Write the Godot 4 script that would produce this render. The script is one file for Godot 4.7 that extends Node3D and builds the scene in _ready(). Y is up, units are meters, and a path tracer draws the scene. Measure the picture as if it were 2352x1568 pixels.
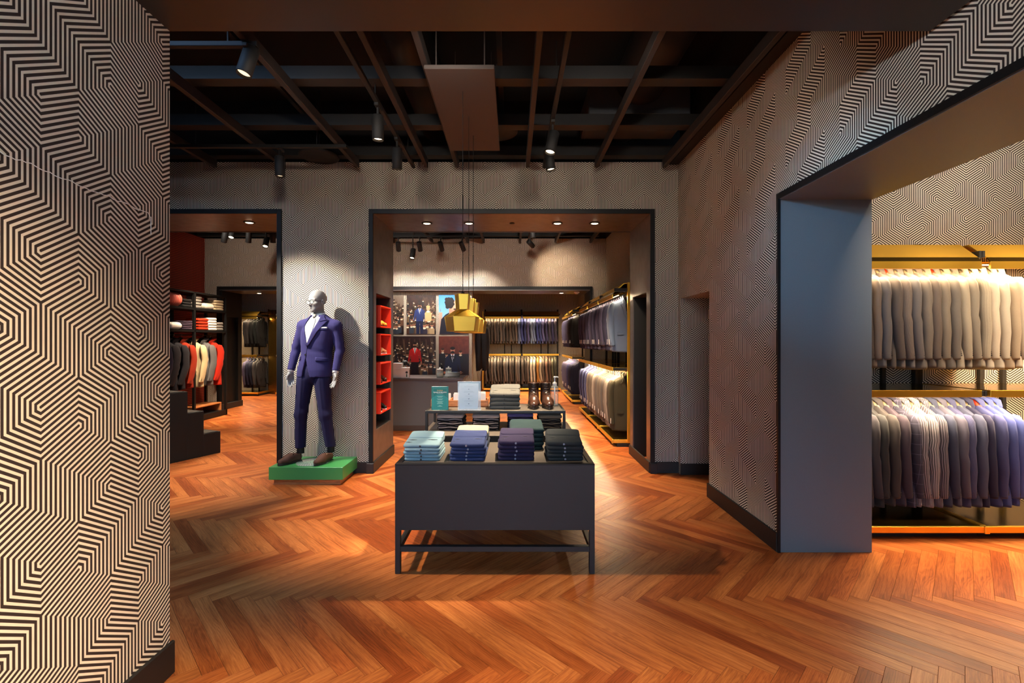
extends Node3D
# A menswear shop. Metres; camera at the origin of the plan, looking along -z. d = depth in front of the camera (z = -d).

class K:   # mesh builder: points given counter-clockwise as seen from outside
	var st := SurfaceTool.new()
	var xf := Transform3D.IDENTITY
	var tint = null
	var tris := 0
	func _init(is_smooth := false):
		st.begin(Mesh.PRIMITIVE_TRIANGLES)
		st.set_smooth_group(0 if is_smooth else -1)
	func smooth(on := true):
		st.set_smooth_group(0 if on else -1)
		return self
	func v(p: Vector3, uv: Vector2):
		if tint != null: st.set_color(tint)
		st.set_uv(uv)
		st.add_vertex(xf * p)
	func tri(a: Vector3, b: Vector3, c: Vector3, ua := Vector2.ZERO, ub := Vector2.ZERO, uc := Vector2.ZERO):
		v(a, ua); v(c, uc); v(b, ub)
		tris += 1
	func quad(a: Vector3, b: Vector3, c: Vector3, d: Vector3, ua := Vector2(0, 1), ub := Vector2(1, 1), uc := Vector2(1, 0), ud := Vector2(0, 0)):
		tri(a, b, c, ua, ub, uc); tri(a, c, d, ua, uc, ud)
	func loft(rings: Array, closed := true, cap0 := true, cap1 := true):   # rings of equal length; turned outward by their volume
		var m: int = rings[0].size()
		var f := []
		for i in rings.size() - 1:
			for j in (m if closed else m - 1):
				var j2 := (j + 1) % m
				f.append([rings[i][j], rings[i][j2], rings[i + 1][j2], Vector2(float(j) / m, i), Vector2(float(j + 1) / m, i), Vector2(float(j + 1) / m, i + 1)])
				f.append([rings[i][j], rings[i + 1][j2], rings[i + 1][j], Vector2(float(j) / m, i), Vector2(float(j + 1) / m, i + 1), Vector2(float(j) / m, i + 1)])
		for e in 2:
			if closed and (cap0 if e == 0 else cap1):
				var r = rings[0] if e == 0 else rings[-1]
				var mid := Vector3.ZERO
				for p in r: mid += p / float(m)
				for j in m:
					var a: Vector3 = r[j]
					var b: Vector3 = r[(j + 1) % m]
					if e == 0: f.append([b, a, mid, Vector2(b.x, b.z), Vector2(a.x, a.z), Vector2(mid.x, mid.z)])
					else: f.append([a, b, mid, Vector2(a.x, a.z), Vector2(b.x, b.z), Vector2(mid.x, mid.z)])
		var c := Vector3.ZERO
		for r in rings:
			c += r[0] / (2.0 * rings.size()) + r[m / 2] / (2.0 * rings.size())
		var vol := 0.0
		for t in f: vol += (t[0] - c).dot((t[1] - c).cross(t[2] - c))
		for t in f:
			if (t[1] - t[0]).cross(t[2] - t[0]).length_squared() < 1e-16: continue
			if vol > 0: tri(t[0], t[1], t[2], t[3], t[4], t[5])
			else: tri(t[0], t[2], t[1], t[3], t[5], t[4])
		return self
	func rrect(w: float, l: float, r: float, seg: int, y: float) -> PackedVector3Array:
		var out := PackedVector3Array()
		r = maxf(r, 0.0002)
		for q in 4:
			var cx := (w / 2 - r) * (1 if q == 0 or q == 3 else -1)
			var cz := (l / 2 - r) * (1 if q < 2 else -1)
			for s in seg + 1:
				var a := PI / 2 * (q + float(s) / seg)
				out.append(Vector3(cx + r * cos(a), y, cz + r * sin(a)))
		return out
	func box(c: Vector3, s: Vector3, bev := 0.0):   # a box with chamfered edges
		var h := s / 2
		if bev <= 0.0:
			var k := 0
			for n in [Vector3.RIGHT, Vector3.LEFT, Vector3.UP, Vector3.DOWN, Vector3.BACK, Vector3.FORWARD]:
				var up := Vector3.BACK if absf(n.y) > 0.5 else Vector3.UP
				var rt: Vector3 = up.cross(n)
				var o: Vector3 = c + n * h
				var a := rt * h
				var b := up * h
				var w: float = absf(rt.dot(s))
				var t: float = absf(up.dot(s))
				quad(o - a - b, o + a - b, o + a + b, o - a + b, Vector2(0, t), Vector2(w, t), Vector2(w, 0), Vector2(0, 0))
			return self
		var rings := []
		for e in [[-h.y, bev], [-h.y + bev, 0.0], [h.y - bev, 0.0], [h.y, bev]]:
			var r := rrect(s.x - 2 * e[1], s.z - 2 * e[1], maxf(bev - e[1], 0.0003), 1, e[0])
			for i in r.size(): r[i] += c
			rings.append(r)
		loft(rings)
		return self
	func pillow(c: Vector3, s: Vector3, r: float, rc := 0.03, seg := 4):   # soft rounded slab
		var rings := []
		for i in 9:
			var a := -PI / 2 + PI * i / 8.0
			var inset := r * (1 - cos(a))
			var y: float = s.y / 2 * sin(a)
			var g := rrect(s.x - 2 * inset, s.z - 2 * inset, maxf(rc - inset * 0.5, 0.004), seg, y)
			for k in g.size(): g[k] += c
			rings.append(g)
		loft(rings)
		return self
	func lathe(profile: Array, n := 24, turn := 0.0):   # [radius, y] pairs, bottom to top or back again
		var rings := []
		for p in profile:
			var r := PackedVector3Array()
			for i in n:
				var a := TAU * i / n + turn
				r.append(Vector3(p[0] * cos(a), p[1], p[0] * sin(a)))
			rings.append(r)
		loft(rings, true, profile[0][0] > 0.0004, profile[-1][0] > 0.0004)
		return self
	func tube(pts: Array, r, n := 8):   # r: a number or one [rx, rz] / number per point
		var rings := []
		for i in pts.size():
			var dir: Vector3 = (pts[mini(i + 1, pts.size() - 1)] - pts[maxi(i - 1, 0)]).normalized()
			var side := dir.cross(Vector3.BACK)
			if side.length() < 0.3: side = dir.cross(Vector3.RIGHT)
			side = side.normalized()
			var up := side.cross(dir)
			var rr = r[i] if r is Array else r
			var ra: float = rr[0] if rr is Array else rr
			var rb: float = rr[1] if rr is Array else rr
			var g := PackedVector3Array()
			for k in n:
				var a := TAU * k / n
				g.append(pts[i] + side * ra * cos(a) + up * rb * sin(a))
			rings.append(g)
		loft(rings)
		return self
	func prism(poly: PackedVector2Array, z0: float, z1: float):   # outline in x, y; depth along z
		var a := PackedVector3Array()
		var b := PackedVector3Array()
		for p in poly:
			a.append(Vector3(p.x, p.y, z0)); b.append(Vector3(p.x, p.y, z1))
		loft([a, b], true, false, false)
		var t := Geometry2D.triangulate_polygon(poly)
		for i in range(0, t.size(), 3):
			var p := [poly[t[i]], poly[t[i + 1]], poly[t[i + 2]]]
			var area: float = (p[1] - p[0]).cross(p[2] - p[0])
			if area < 0: p = [p[0], p[2], p[1]]
			tri(Vector3(p[0].x, p[0].y, z1), Vector3(p[1].x, p[1].y, z1), Vector3(p[2].x, p[2].y, z1), p[0], p[1], p[2])
			tri(Vector3(p[0].x, p[0].y, z0), Vector3(p[2].x, p[2].y, z0), Vector3(p[1].x, p[1].y, z0), p[0], p[2], p[1])
		return self
	func net(f: Callable, lo: Vector3, hi: Vector3, cell: float):   # surface nets of a distance field, visiting only cells near it
		var n := Vector3i(((hi - lo) / cell).ceil()) + Vector3i.ONE
		var val := PackedFloat32Array()
		val.resize(n.x * n.y * n.z); val.fill(1.0)
		var B := 4
		var near := cell * B * 1.1
		for bz in range(0, n.z, B):
			for by in range(0, n.y, B):
				for bx in range(0, n.x, B):
					if absf(f.call(lo + (Vector3(bx, by, bz) + Vector3.ONE * B * 0.5) * cell)) > near: 
						var s := -1.0 if f.call(lo + (Vector3(bx, by, bz) + Vector3.ONE * B * 0.5) * cell) < 0 else 1.0
						if s < 0:
							for z in range(bz, mini(bz + B, n.z)):
								for y in range(by, mini(by + B, n.y)):
									for x in range(bx, mini(bx + B, n.x)): val[x + n.x * (y + n.y * z)] = -1.0
						continue
					for z in range(bz, mini(bz + B, n.z)):
						for y in range(by, mini(by + B, n.y)):
							for x in range(bx, mini(bx + B, n.x)):
								val[x + n.x * (y + n.y * z)] = f.call(lo + Vector3(x, y, z) * cell)
		var at := {}
		var offs := [0, 1, n.x, n.x + 1, n.x * n.y, n.x * n.y + 1, n.x * n.y + n.x, n.x * n.y + n.x + 1]
		var co := [Vector3(0, 0, 0), Vector3(1, 0, 0), Vector3(0, 1, 0), Vector3(1, 1, 0), Vector3(0, 0, 1), Vector3(1, 0, 1), Vector3(0, 1, 1), Vector3(1, 1, 1)]
		var ed := [[0, 1], [2, 3], [4, 5], [6, 7], [0, 2], [1, 3], [4, 6], [5, 7], [0, 4], [1, 5], [2, 6], [3, 7]]
		for z in n.z - 1:
			for y in n.y - 1:
				for x in n.x - 1:
					var i := x + n.x * (y + n.y * z)
					var neg := 0
					for o in offs:
						if val[i + o] < 0: neg += 1
					if neg == 0 or neg == 8: continue
					var sum := Vector3.ZERO
					var cnt := 0
					for e in ed:
						var a: float = val[i + offs[e[0]]]
						var b: float = val[i + offs[e[1]]]
						if (a < 0) != (b < 0):
							sum += co[e[0]].lerp(co[e[1]], a / (a - b)); cnt += 1
					at[i] = lo + (Vector3(x, y, z) + sum / cnt) * cell
		var ax := [[1, n.x, n.x * n.y], [n.x, n.x * n.y, 1], [n.x * n.y, 1, n.x]]
		for i in at:
			for q in ax:
				var j: int = i + q[0]
				if j >= val.size() or (val[i] < 0) == (val[j] < 0): continue
				var a = at.get(i); var b = at.get(i - q[1]); var c = at.get(i - q[1] - q[2]); var d = at.get(i - q[2])
				if a == null or b == null or c == null or d == null: continue
				if val[i] < 0: quad(a, b, c, d, Vector2(a.x, a.y), Vector2(b.x, b.y), Vector2(c.x, c.y), Vector2(d.x, d.y))
				else: quad(a, d, c, b, Vector2(a.x, a.y), Vector2(d.x, d.y), Vector2(c.x, c.y), Vector2(b.x, b.y))
		return self
	func mesh() -> ArrayMesh:
		st.generate_normals()
		st.index()
		return st.commit()

var names := {}
var M := {}
var rng := RandomNumberGenerator.new()

func P(x: float, h: float, d: float) -> Vector3:
	return Vector3(x, h, -d)

func numbered(called: String) -> String:
	names[called] = names.get(called, -1) + 1
	return called if names[called] == 0 else "%s_%03d" % [called, names[called]]

func tag(o: Node, label: String, category := "", group := "", kind := ""):
	o.set_meta("label", label)
	if category: o.set_meta("category", category)
	if group: o.set_meta("group", group)
	if kind: o.set_meta("kind", kind)
	return o

func thing(called: String, label: String, category: String, at := Vector3.ZERO, turn := 0.0, group := "") -> Node3D:
	var o := Node3D.new()
	o.name = numbered(called)
	add_child(o)
	o.position = at
	o.rotation.y = turn
	tag(o, label, category, group)
	return o

func part(k, called: String, mat: Material, parent: Node, label := "") -> MeshInstance3D:   # k: a K or a Mesh
	var o := MeshInstance3D.new()
	o.name = called
	o.mesh = k if k is Mesh else k.mesh()
	o.material_override = mat
	parent.add_child(o, true)
	if label: o.set_meta("label", label)
	return o

func solo(k, called: String, mat: Material, label: String, category: String, at := Vector3.ZERO, turn := 0.0, group := "", kind := "") -> MeshInstance3D:
	var o := MeshInstance3D.new()
	o.name = numbered(called)
	o.mesh = k if k is Mesh else k.mesh()
	o.material_override = mat
	add_child(o)
	o.position = at
	o.rotation.y = turn
	return tag(o, label, category, group, kind)

func mat(c: Color, rough := 0.6, metal := 0.0, spec := 0.5) -> StandardMaterial3D:
	var m := StandardMaterial3D.new()
	m.albedo_color = c
	m.roughness = rough
	m.metallic = metal
	m.metallic_specular = spec
	return m

func rgb(r: int, g: int, b: int) -> Color:
	return Color8(r, g, b)

func ordinal(n: int) -> String:
	var a := ["first", "second", "third", "fourth", "fifth", "sixth", "seventh", "eighth", "ninth", "tenth", "eleventh", "twelfth", "thirteenth", "fourteenth", "fifteenth", "sixteenth", "seventeenth", "eighteenth", "nineteenth", "twentieth", "twenty-first", "twenty-second", "twenty-third", "twenty-fourth", "twenty-fifth", "twenty-sixth", "twenty-seventh", "twenty-eighth", "twenty-ninth", "thirtieth"]
	return a[n]

# ---------------------------------------------------------------- textures
func paper_image() -> ImageTexture:   # the printed labyrinth: three stripe directions on a lattice of triangles, 4 columns by 6 rows
	var S := 1024
	var left := [{4: 1, 0: 2, 2: 0}, {5: 0, 1: 1, 3: 1}, {0: 1, 2: 2, 4: 0}, {5: 2, 1: 0, 3: 2}]
	var right := [{5: 0, 1: 2, 3: 1}, {0: 1, 2: 1, 4: 0}, {5: 1, 1: 0, 3: 2}, {0: 2, 2: 0, 4: 2}]
	var data := PackedByteArray()
	data.resize(S * S * 3)
	var dark := [47, 37, 34]
	var light := [214, 202, 182]
	var soft := 32.0 * 1.2 / S
	for py in S:
		var w := 6.0 * (py + 0.5) / S
		for px in S:
			var u := 4.0 * (px + 0.5) / S
			var i := int(u)
			var a := floori((w - u) / 2)
			var b := floori((w + u) / 2)
			var way: int
			if b - a == i: way = left[i][posmod(2 * a + i, 6)]
			else: way = right[i][posmod(2 * a + 1 + i, 6)]
			var ph: float = 8 * u if way == 0 else 4 * (w - u) if way == 1 else 4 * (w + u)
			var t: float = absf(ph - roundf(ph))
			var g := clampf((t - 0.262) / soft + 0.5, 0, 1)
			var o := (py * S + px) * 3
			for c in 3: data[o + c] = int(lerpf(dark[c], light[c], g))
	var im := Image.create_from_data(S, S, false, Image.FORMAT_RGB8, data)
	return ImageTexture.create_from_image(im)

func noise(freq: float, type := FastNoiseLite.TYPE_SIMPLEX_SMOOTH, oct := 3, sd := 1) -> FastNoiseLite:
	var n := FastNoiseLite.new()
	n.seed = sd
	n.noise_type = type
	n.frequency = freq
	n.fractal_octaves = oct
	return n

func noise_tex(freq: float, c0: Color, c1: Color, size := 256, sd := 3, normal := false) -> NoiseTexture2D:
	var t := NoiseTexture2D.new()
	t.width = size; t.height = size; t.seamless = true
	t.noise = noise(freq, FastNoiseLite.TYPE_SIMPLEX_SMOOTH, 4, sd)
	if normal:
		t.as_normal_map = true
		t.bump_strength = 3.0
	else:
		var g := Gradient.new()
		g.set_color(0, c0); g.set_color(1, c1)
		t.color_ramp = g
	return t

func wood_image(dark: Color, mid: Color, light: Color, sd: int) -> ImageTexture:   # eight strips of board grain, running along u
	var W := 1024
	var H := 512
	var fig := noise(0.012, FastNoiseLite.TYPE_SIMPLEX_SMOOTH, 3, sd)
	var pore := noise(0.09, FastNoiseLite.TYPE_SIMPLEX, 2, sd + 1)
	var im := Image.create(W, H, false, Image.FORMAT_RGB8)
	for y in H:
		var strip := y / 64
		var yy := float(y % 64)
		for x in W:
			var xx := float(x)
			var warp: float = fig.get_noise_2d(xx * 0.12 + strip * 900.0, yy * 0.9 + strip * 77.0)
			var ring := sin((yy * (0.16 + 0.05 * (strip % 3)) + warp * (4.0 + 3.0 * (strip % 4))) * 2.2)
			var fine: float = pore.get_noise_2d(xx * 0.035, yy * 2.6 + strip * 300.0)
			var dash: float = pore.get_noise_2d(xx * 0.22 + 5000.0, yy * 7.0 + strip * 300.0)
			var t := clampf(0.5 + 0.09 * ring + 0.20 * fine + 0.12 * dash + 0.34 * warp, 0, 1)
			var c := dark.lerp(mid, minf(t * 2, 1)).lerp(light, maxf(t * 2 - 1, 0))
			im.set_pixel(x, y, c)
	return ImageTexture.create_from_image(im)

func stripe_tex(kind: String) -> ImageTexture:   # grey weave that a colour multiplies: plain, pinstripe, windowpane check, herringbone
	var S := 128
	var im := Image.create(S, S, false, Image.FORMAT_RGB8)
	var n := noise(0.35, FastNoiseLite.TYPE_SIMPLEX, 2, 9)
	for y in S:
		for x in S:
			var g: float = 0.80 + 0.10 * n.get_noise_2d(x * 1.6, y * 0.7) + 0.06 * n.get_noise_2d(x * 0.5 + 400, y * 2.2) + (0.03 if (x + y) % 4 < 2 else -0.03)
			if kind == "pin" and (x % 32) < 3: g = 1.25 * g
			if kind == "bold" and (x % 32) < 7: g = minf(1.0, 1.3 * g + 0.1)
			if kind == "bold" and (x % 32) >= 7: g *= 0.62
			if kind == "pane": g = minf(1.0, g * 1.25 + 0.1) if (x < 4 or y < 4) else g * 0.70
			if kind == "soft" and (x % 16) < 4: g *= 1.12
			im.set_pixel(x, y, Color(minf(g, 1), minf(g, 1), minf(g, 1)))
	return ImageTexture.create_from_image(im)

var weaves := {}
var cloths := {}
func cloth(c: Color, kind := "plain", scale := 8.0) -> StandardMaterial3D:
	var key := "%s%s%s" % [c.to_html(), kind, scale]
	if cloths.has(key): return cloths[key]
	if not weaves.has(kind): weaves[kind] = stripe_tex(kind)
	var m := mat(c, 0.85, 0.0, 0.25)
	m.albedo_texture = weaves[kind]
	m.uv1_triplanar = true
	m.uv1_scale = Vector3.ONE * scale
	m.rim_enabled = true; m.rim = 0.25; m.rim_tint = 0.6
	cloths[key] = m
	return m

func striped(c: Color, kind: String, across: float, along: float) -> StandardMaterial3D:   # stripes that follow the length of a sleeve or body
	var key := "s%s%s%s" % [c.to_html(), kind, across]
	if cloths.has(key): return cloths[key]
	var m: StandardMaterial3D = cloth(c, kind).duplicate()
	m.uv1_triplanar = false
	m.uv1_scale = Vector3(across, along, 1)
	cloths[key] = m
	return m

func make_materials():
	M.paper = mat(Color.WHITE, 0.72, 0, 0.35)
	M.paper.albedo_texture = paper_image()
	M.black = mat(rgb(15, 15, 16), 0.45, 0, 0.4)
	M.matte = mat(rgb(15, 14, 14), 0.7)
	M.void = mat(rgb(15, 13, 13), 0.9)
	M.base = mat(rgb(24, 22, 22), 0.5)
	M.panel = mat(rgb(104, 112, 118), 0.48)
	M.panel.albedo_texture = noise_tex(0.35, Color(0.86, 0.86, 0.86), Color.WHITE, 256, 5)
	M.panel.uv1_triplanar = true; M.panel.uv1_scale = Vector3.ONE * 3.0
	M.bronze = mat(rgb(94, 88, 86), 0.38, 0.45)
	M.bronze.roughness_texture = noise_tex(0.03, Color(0.75, 0.75, 0.75), Color.WHITE, 256, 8)
	M.bronze.uv1_triplanar = true; M.bronze.uv1_scale = Vector3.ONE * 0.8
	M.dark_panel = mat(rgb(40, 35, 33), 0.4)
	M.table = mat(rgb(31, 32, 32), 0.52)
	M.table.albedo_texture = noise_tex(0.5, Color(0.84, 0.84, 0.84), Color.WHITE, 256, 6)
	M.table.uv1_triplanar = true; M.table.uv1_scale = Vector3.ONE * 3.0
	M.tabletop = mat(rgb(92, 84, 76), 0.45)
	M.tabletop.albedo_texture = noise_tex(0.2, Color(0.7, 0.7, 0.7), Color.WHITE, 256, 7)
	M.tabletop.uv1_triplanar = true; M.tabletop.uv1_scale = Vector3.ONE * 2.0
	M.brass = mat(rgb(246, 196, 76), 0.42, 1.0)
	M.brass_hood = mat(rgb(246, 196, 80), 0.48, 1.0)
	M.brass_shine = mat(rgb(216, 168, 66), 0.12, 1.0)
	M.brass_dark = mat(rgb(120, 92, 40), 0.18, 0.9)
	M.pendant = mat(rgb(252, 204, 84), 0.34, 1.0)
	M.wood = mat(Color.WHITE, 0.38, 0, 0.26)
	M.wood.albedo_texture = wood_image(rgb(118, 62, 30), rgb(172, 100, 52), rgb(206, 134, 76), 21)
	M.wood.vertex_color_use_as_albedo = true
	M.boxwood = mat(rgb(206, 132, 76), 0.5)
	M.boxwood.albedo_texture = noise_tex(0.02, Color(0.78, 0.74, 0.70), Color.WHITE, 256, 19)
	M.boxwood.uv1_triplanar = true; M.boxwood.uv1_scale = Vector3(1.5, 12, 12)
	M.subfloor = mat(rgb(44, 24, 14), 0.8)
	M.green = mat(rgb(56, 132, 72), 0.32)
	M.red = mat(rgb(222, 52, 22), 0.4)
	M.white = mat(rgb(232, 230, 224), 0.5)
	M.grey = mat(rgb(150, 148, 146), 0.5)
	M.chrome = mat(rgb(190, 188, 184), 0.2, 1.0)
	M.mannequin = mat(rgb(128, 126, 123), 0.45)
	M.hanger = mat(rgb(120, 104, 78), 0.5)
	M.hook = mat(rgb(190, 190, 190), 0.25, 1.0)
	M.button = mat(rgb(30, 26, 28), 0.3)
	M.leather = mat(rgb(66, 42, 32), 0.3)
	M.leather.albedo_texture = noise_tex(0.05, Color(0.72, 0.66, 0.62), Color.WHITE, 256, 15)
	M.leather.uv1_triplanar = true; M.leather.uv1_scale = Vector3.ONE * 6
	M.suede = mat(rgb(78, 46, 32), 0.75)
	M.sole = mat(rgb(34, 26, 22), 0.5)
	M.glass = mat(Color(0.9, 0.96, 0.94, 0.12), 0.04)
	M.glass.transparency = BaseMaterial3D.TRANSPARENCY_ALPHA
	M.acrylic = mat(Color(0.86, 0.95, 1.0, 0.16), 0.05)
	M.acrylic.transparency = BaseMaterial3D.TRANSPARENCY_ALPHA
	M.orange_wall = mat(rgb(190, 66, 30), 0.6)
	M.check = mat(rgb(164, 54, 30), 0.7)
	var g := Image.create(64, 64, false, Image.FORMAT_RGB8)
	for y in 64:
		for x in 64: g.set_pixel(x, y, Color(1, 1, 1) if x % 32 > 8 and y % 32 > 8 else Color(0.30, 0.24, 0.24))
	M.check.albedo_texture = ImageTexture.create_from_image(g)
	M.led = mat(Color.WHITE)
	M.led.emission_enabled = true; M.led.emission = Color(1.0, 0.84, 0.62); M.led.emission_energy_multiplier = 3.0
	M.lens = mat(Color.WHITE)
	M.lens.emission_enabled = true; M.lens.emission = Color(1.0, 0.88, 0.72); M.lens.emission_energy_multiplier = 6.0
	M.lens_dim = mat(rgb(220, 214, 200), 0.3)
	M.lens_dim.emission_enabled = true; M.lens_dim.emission = Color(1.0, 0.86, 0.7); M.lens_dim.emission_energy_multiplier = 1.6

const TILE_U := 0.52
const TILE_V := 0.513
const DAY := 16.0

func _ready():
	rng.seed = 20240
	# ---- camera
	var cam := Camera3D.new()
	cam.name = "camera"
	cam.position = Vector3(0, 1.5, 0)
	cam.fov = rad_to_deg(2.0 * atan(784.0 / 1045.0))
	cam.near = 0.05; cam.far = 200
	add_child(cam)
	# ---- sky (seen only through the shop window behind the camera) and exposure
	var env := Environment.new()
	env.background_mode = Environment.BG_SKY
	var sky := ProceduralSkyMaterial.new()
	sky.sky_top_color = rgb(120, 160, 210)
	sky.sky_horizon_color = rgb(188, 208, 226)
	sky.ground_bottom_color = rgb(88, 88, 90)
	sky.ground_horizon_color = rgb(150, 152, 156)
	sky.energy_multiplier = DAY
	env.sky = Sky.new()
	env.sky.sky_material = sky
	env.tonemap_mode = Environment.TONE_MAPPER_LINEAR
	env.tonemap_exposure = 1.1
	env.sdfgi_enabled = true; env.ssao_enabled = true; env.ssil_enabled = true
	var we := WorldEnvironment.new()
	we.name = "surroundings"
	we.environment = env
	add_child(we)
	make_materials()
	# ---- large structure
	make_floor()
	make_walls()
	make_ceiling()
	# ---- lamps
	make_lamps()
	# ---- things, large to small
	make_racks()
	make_table()
	make_pendants()
	make_mannequin()
	make_counter()
	make_posters()
	make_shelving()
	make_steps()
	make_shoe_boxes()

# ---------------------------------------------------------------- structure
func structure(o: Node, label: String, category: String):
	return tag(o, label, category, "", "structure")

func paper_box(k: K, x0: float, x1: float, d0: float, d1: float, h0: float, h1: float, u0: float, v0: float):   # wallpapered block; the print runs on in metres
	var t0 := v0 - h0 / TILE_V
	var t1 := v0 - h1 / TILE_V
	var f := func(a: Vector3, b: Vector3, sa: float, sb: float):
		var ua := sa / TILE_U + u0
		var ub := sb / TILE_U + u0
		k.quad(Vector3(a.x, h0, a.z), Vector3(b.x, h0, b.z), Vector3(b.x, h1, b.z), Vector3(a.x, h1, a.z), Vector2(ua, t0), Vector2(ub, t0), Vector2(ub, t1), Vector2(ua, t1))
	f.call(P(x0, 0, d0), P(x1, 0, d0), x0, x1)
	f.call(P(x1, 0, d0), P(x1, 0, d1), d0, d1)
	f.call(P(x1, 0, d1), P(x0, 0, d1), -x1, -x0)
	f.call(P(x0, 0, d1), P(x0, 0, d0), -d1, -d0)
	k.quad(P(x0, h1, d0), P(x1, h1, d0), P(x1, h1, d1), P(x0, h1, d1))
	k.quad(P(x0, h0, d1), P(x1, h0, d1), P(x1, h0, d0), P(x0, h0, d0))

func slab(k: K, x0: float, x1: float, d0: float, d1: float, h0: float, h1: float, bev := 0.0):
	k.box(P((x0 + x1) / 2, (h0 + h1) / 2, (d0 + d1) / 2), Vector3(x1 - x0, h1 - h0, d1 - d0), bev)

func papered(called: String, label: String, boxes: Array, u0: float, v0: float) -> Node3D:
	var k := K.new()
	for b in boxes: paper_box(k, b[0], b[1], b[2], b[3], b[4], b[5], u0, v0)
	return structure(solo(k, called, M.paper, label, "wall"), label, "wall")

func block(called: String, m: Material, label: String, category: String, boxes: Array, bev := 0.0) -> Node3D:
	var k := K.new()
	for b in boxes: slab(k, b[0], b[1], b[2], b[3], b[4], b[5], bev)
	return structure(solo(k, called, m, label, category), label, category)

func make_floor():
	var k := K.new()
	slab(k, -9.0, 6.6, -4.6, 15.6, -0.25, -0.004)
	var fl = structure(solo(k, "floor", M.subfloor, "herringbone floor of warm reddish brown wood planks running through all the rooms", "floor"), "herringbone floor of warm reddish brown wood planks running through all the rooms", "floor")
	var W := 0.0865
	var L := 0.83
	var tones := [Color(0.98, 0.95, 0.92), Color(0.74, 0.60, 0.53), Color(1.10, 1.06, 0.95), Color(0.88, 0.74, 0.66), Color(1.0, 1.0, 1.0), Color(0.64, 0.47, 0.42), Color(0.96, 0.82, 0.74), Color(1.16, 1.10, 0.95)]
	var make := func(kk: K, n: int, xf: Transform3D):   # one plank: top face with small chamfers, lying along x
		kk.tint = tones[n % 8]
		kk.xf = xf
		var l := L / 2 - 0.0003
		var w := W / 2 - 0.0003
		var b := 0.0009
		var u0 := fposmod(n * 0.173, 0.28)
		var s0 := (n % 8) / 8.0 + 0.006
		var s1 := s0 + 0.112
		var A := [Vector3(-l, -b * 1.5, w), Vector3(l, -b * 1.5, w), Vector3(l, -b * 1.5, -w), Vector3(-l, -b * 1.5, -w)]
		var B := [Vector3(-l + b, 0, w - b), Vector3(l - b, 0, w - b), Vector3(l - b, 0, -w + b), Vector3(-l + b, 0, -w + b)]
		var U := [Vector2(u0, s1), Vector2(u0 + 0.7, s1), Vector2(u0 + 0.7, s0), Vector2(u0, s0)]
		kk.quad(B[0], B[1], B[2], B[3], U[0], U[1], U[2], U[3])
		for i in 4:
			var j := (i + 1) % 4
			kk.quad(A[i], A[j], B[j], B[i], U[i], U[j], U[j], U[i])
	var kinds := []
	for n in 16:
		var kk := K.new()
		make.call(kk, n, Transform3D.IDENTITY)
		kinds.append(kk.mesh())
	var spots := []
	var s2 := sqrt(2.0)
	for m in range(-8, 16):
		for n in range(-110, 110):
			for way in 2:
				var xp := n * W + (L / 2 if way == 0 else W / 2) + m * L
				var yp := (n * W + W / 2 if way == 0 else (n + 1) * W + L / 2) - m * L
				var X := (xp + yp) / s2 + 0.04
				var D := (xp - yp) / s2 + 2.690
				if D < -3.4 or D > 14.6 or X < -8.2 or X > 5.6: continue
				if absf(X) > 2.2 + maxf(D, 0.0) * 1.25: continue
				spots.append([X, D, way, rng.randi() % 16])
	var seen := func(s) -> bool:
		var d: float = s[1]
		var px: float = s[0] * 1045.0 / maxf(d, 0.1)
		if d < 1.95 or absf(px) > 1190 or 1567.0 / d > 790: return false
		if px < -788 : return false
		if s[0] > 1.95 and d > 3.3: return false
		if d > 3.2 and d < 4.2 and s[0] > -0.7 and s[0] < 0.5: return false
		return true
	spots.sort_custom(func(a, b): return a[1] < b[1])
	var rest := K.new()
	var cnt := 0
	for s in spots:
		var xf := Transform3D(Basis(Vector3.UP, PI / 4 if s[2] == 0 else -PI / 4), P(s[0], 0, s[1]))
		if cnt < 300 and seen.call(s):
			var o := MeshInstance3D.new()
			o.name = "plank"
			o.mesh = kinds[s[3]]
			o.material_override = M.wood
			o.transform = xf
			fl.add_child(o, true)
			cnt += 1
		else:
			make.call(rest, s[3], xf)
	var r := part(rest, "plank_field", M.wood, fl)
	r.set_meta("kind", "stuff")

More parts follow.
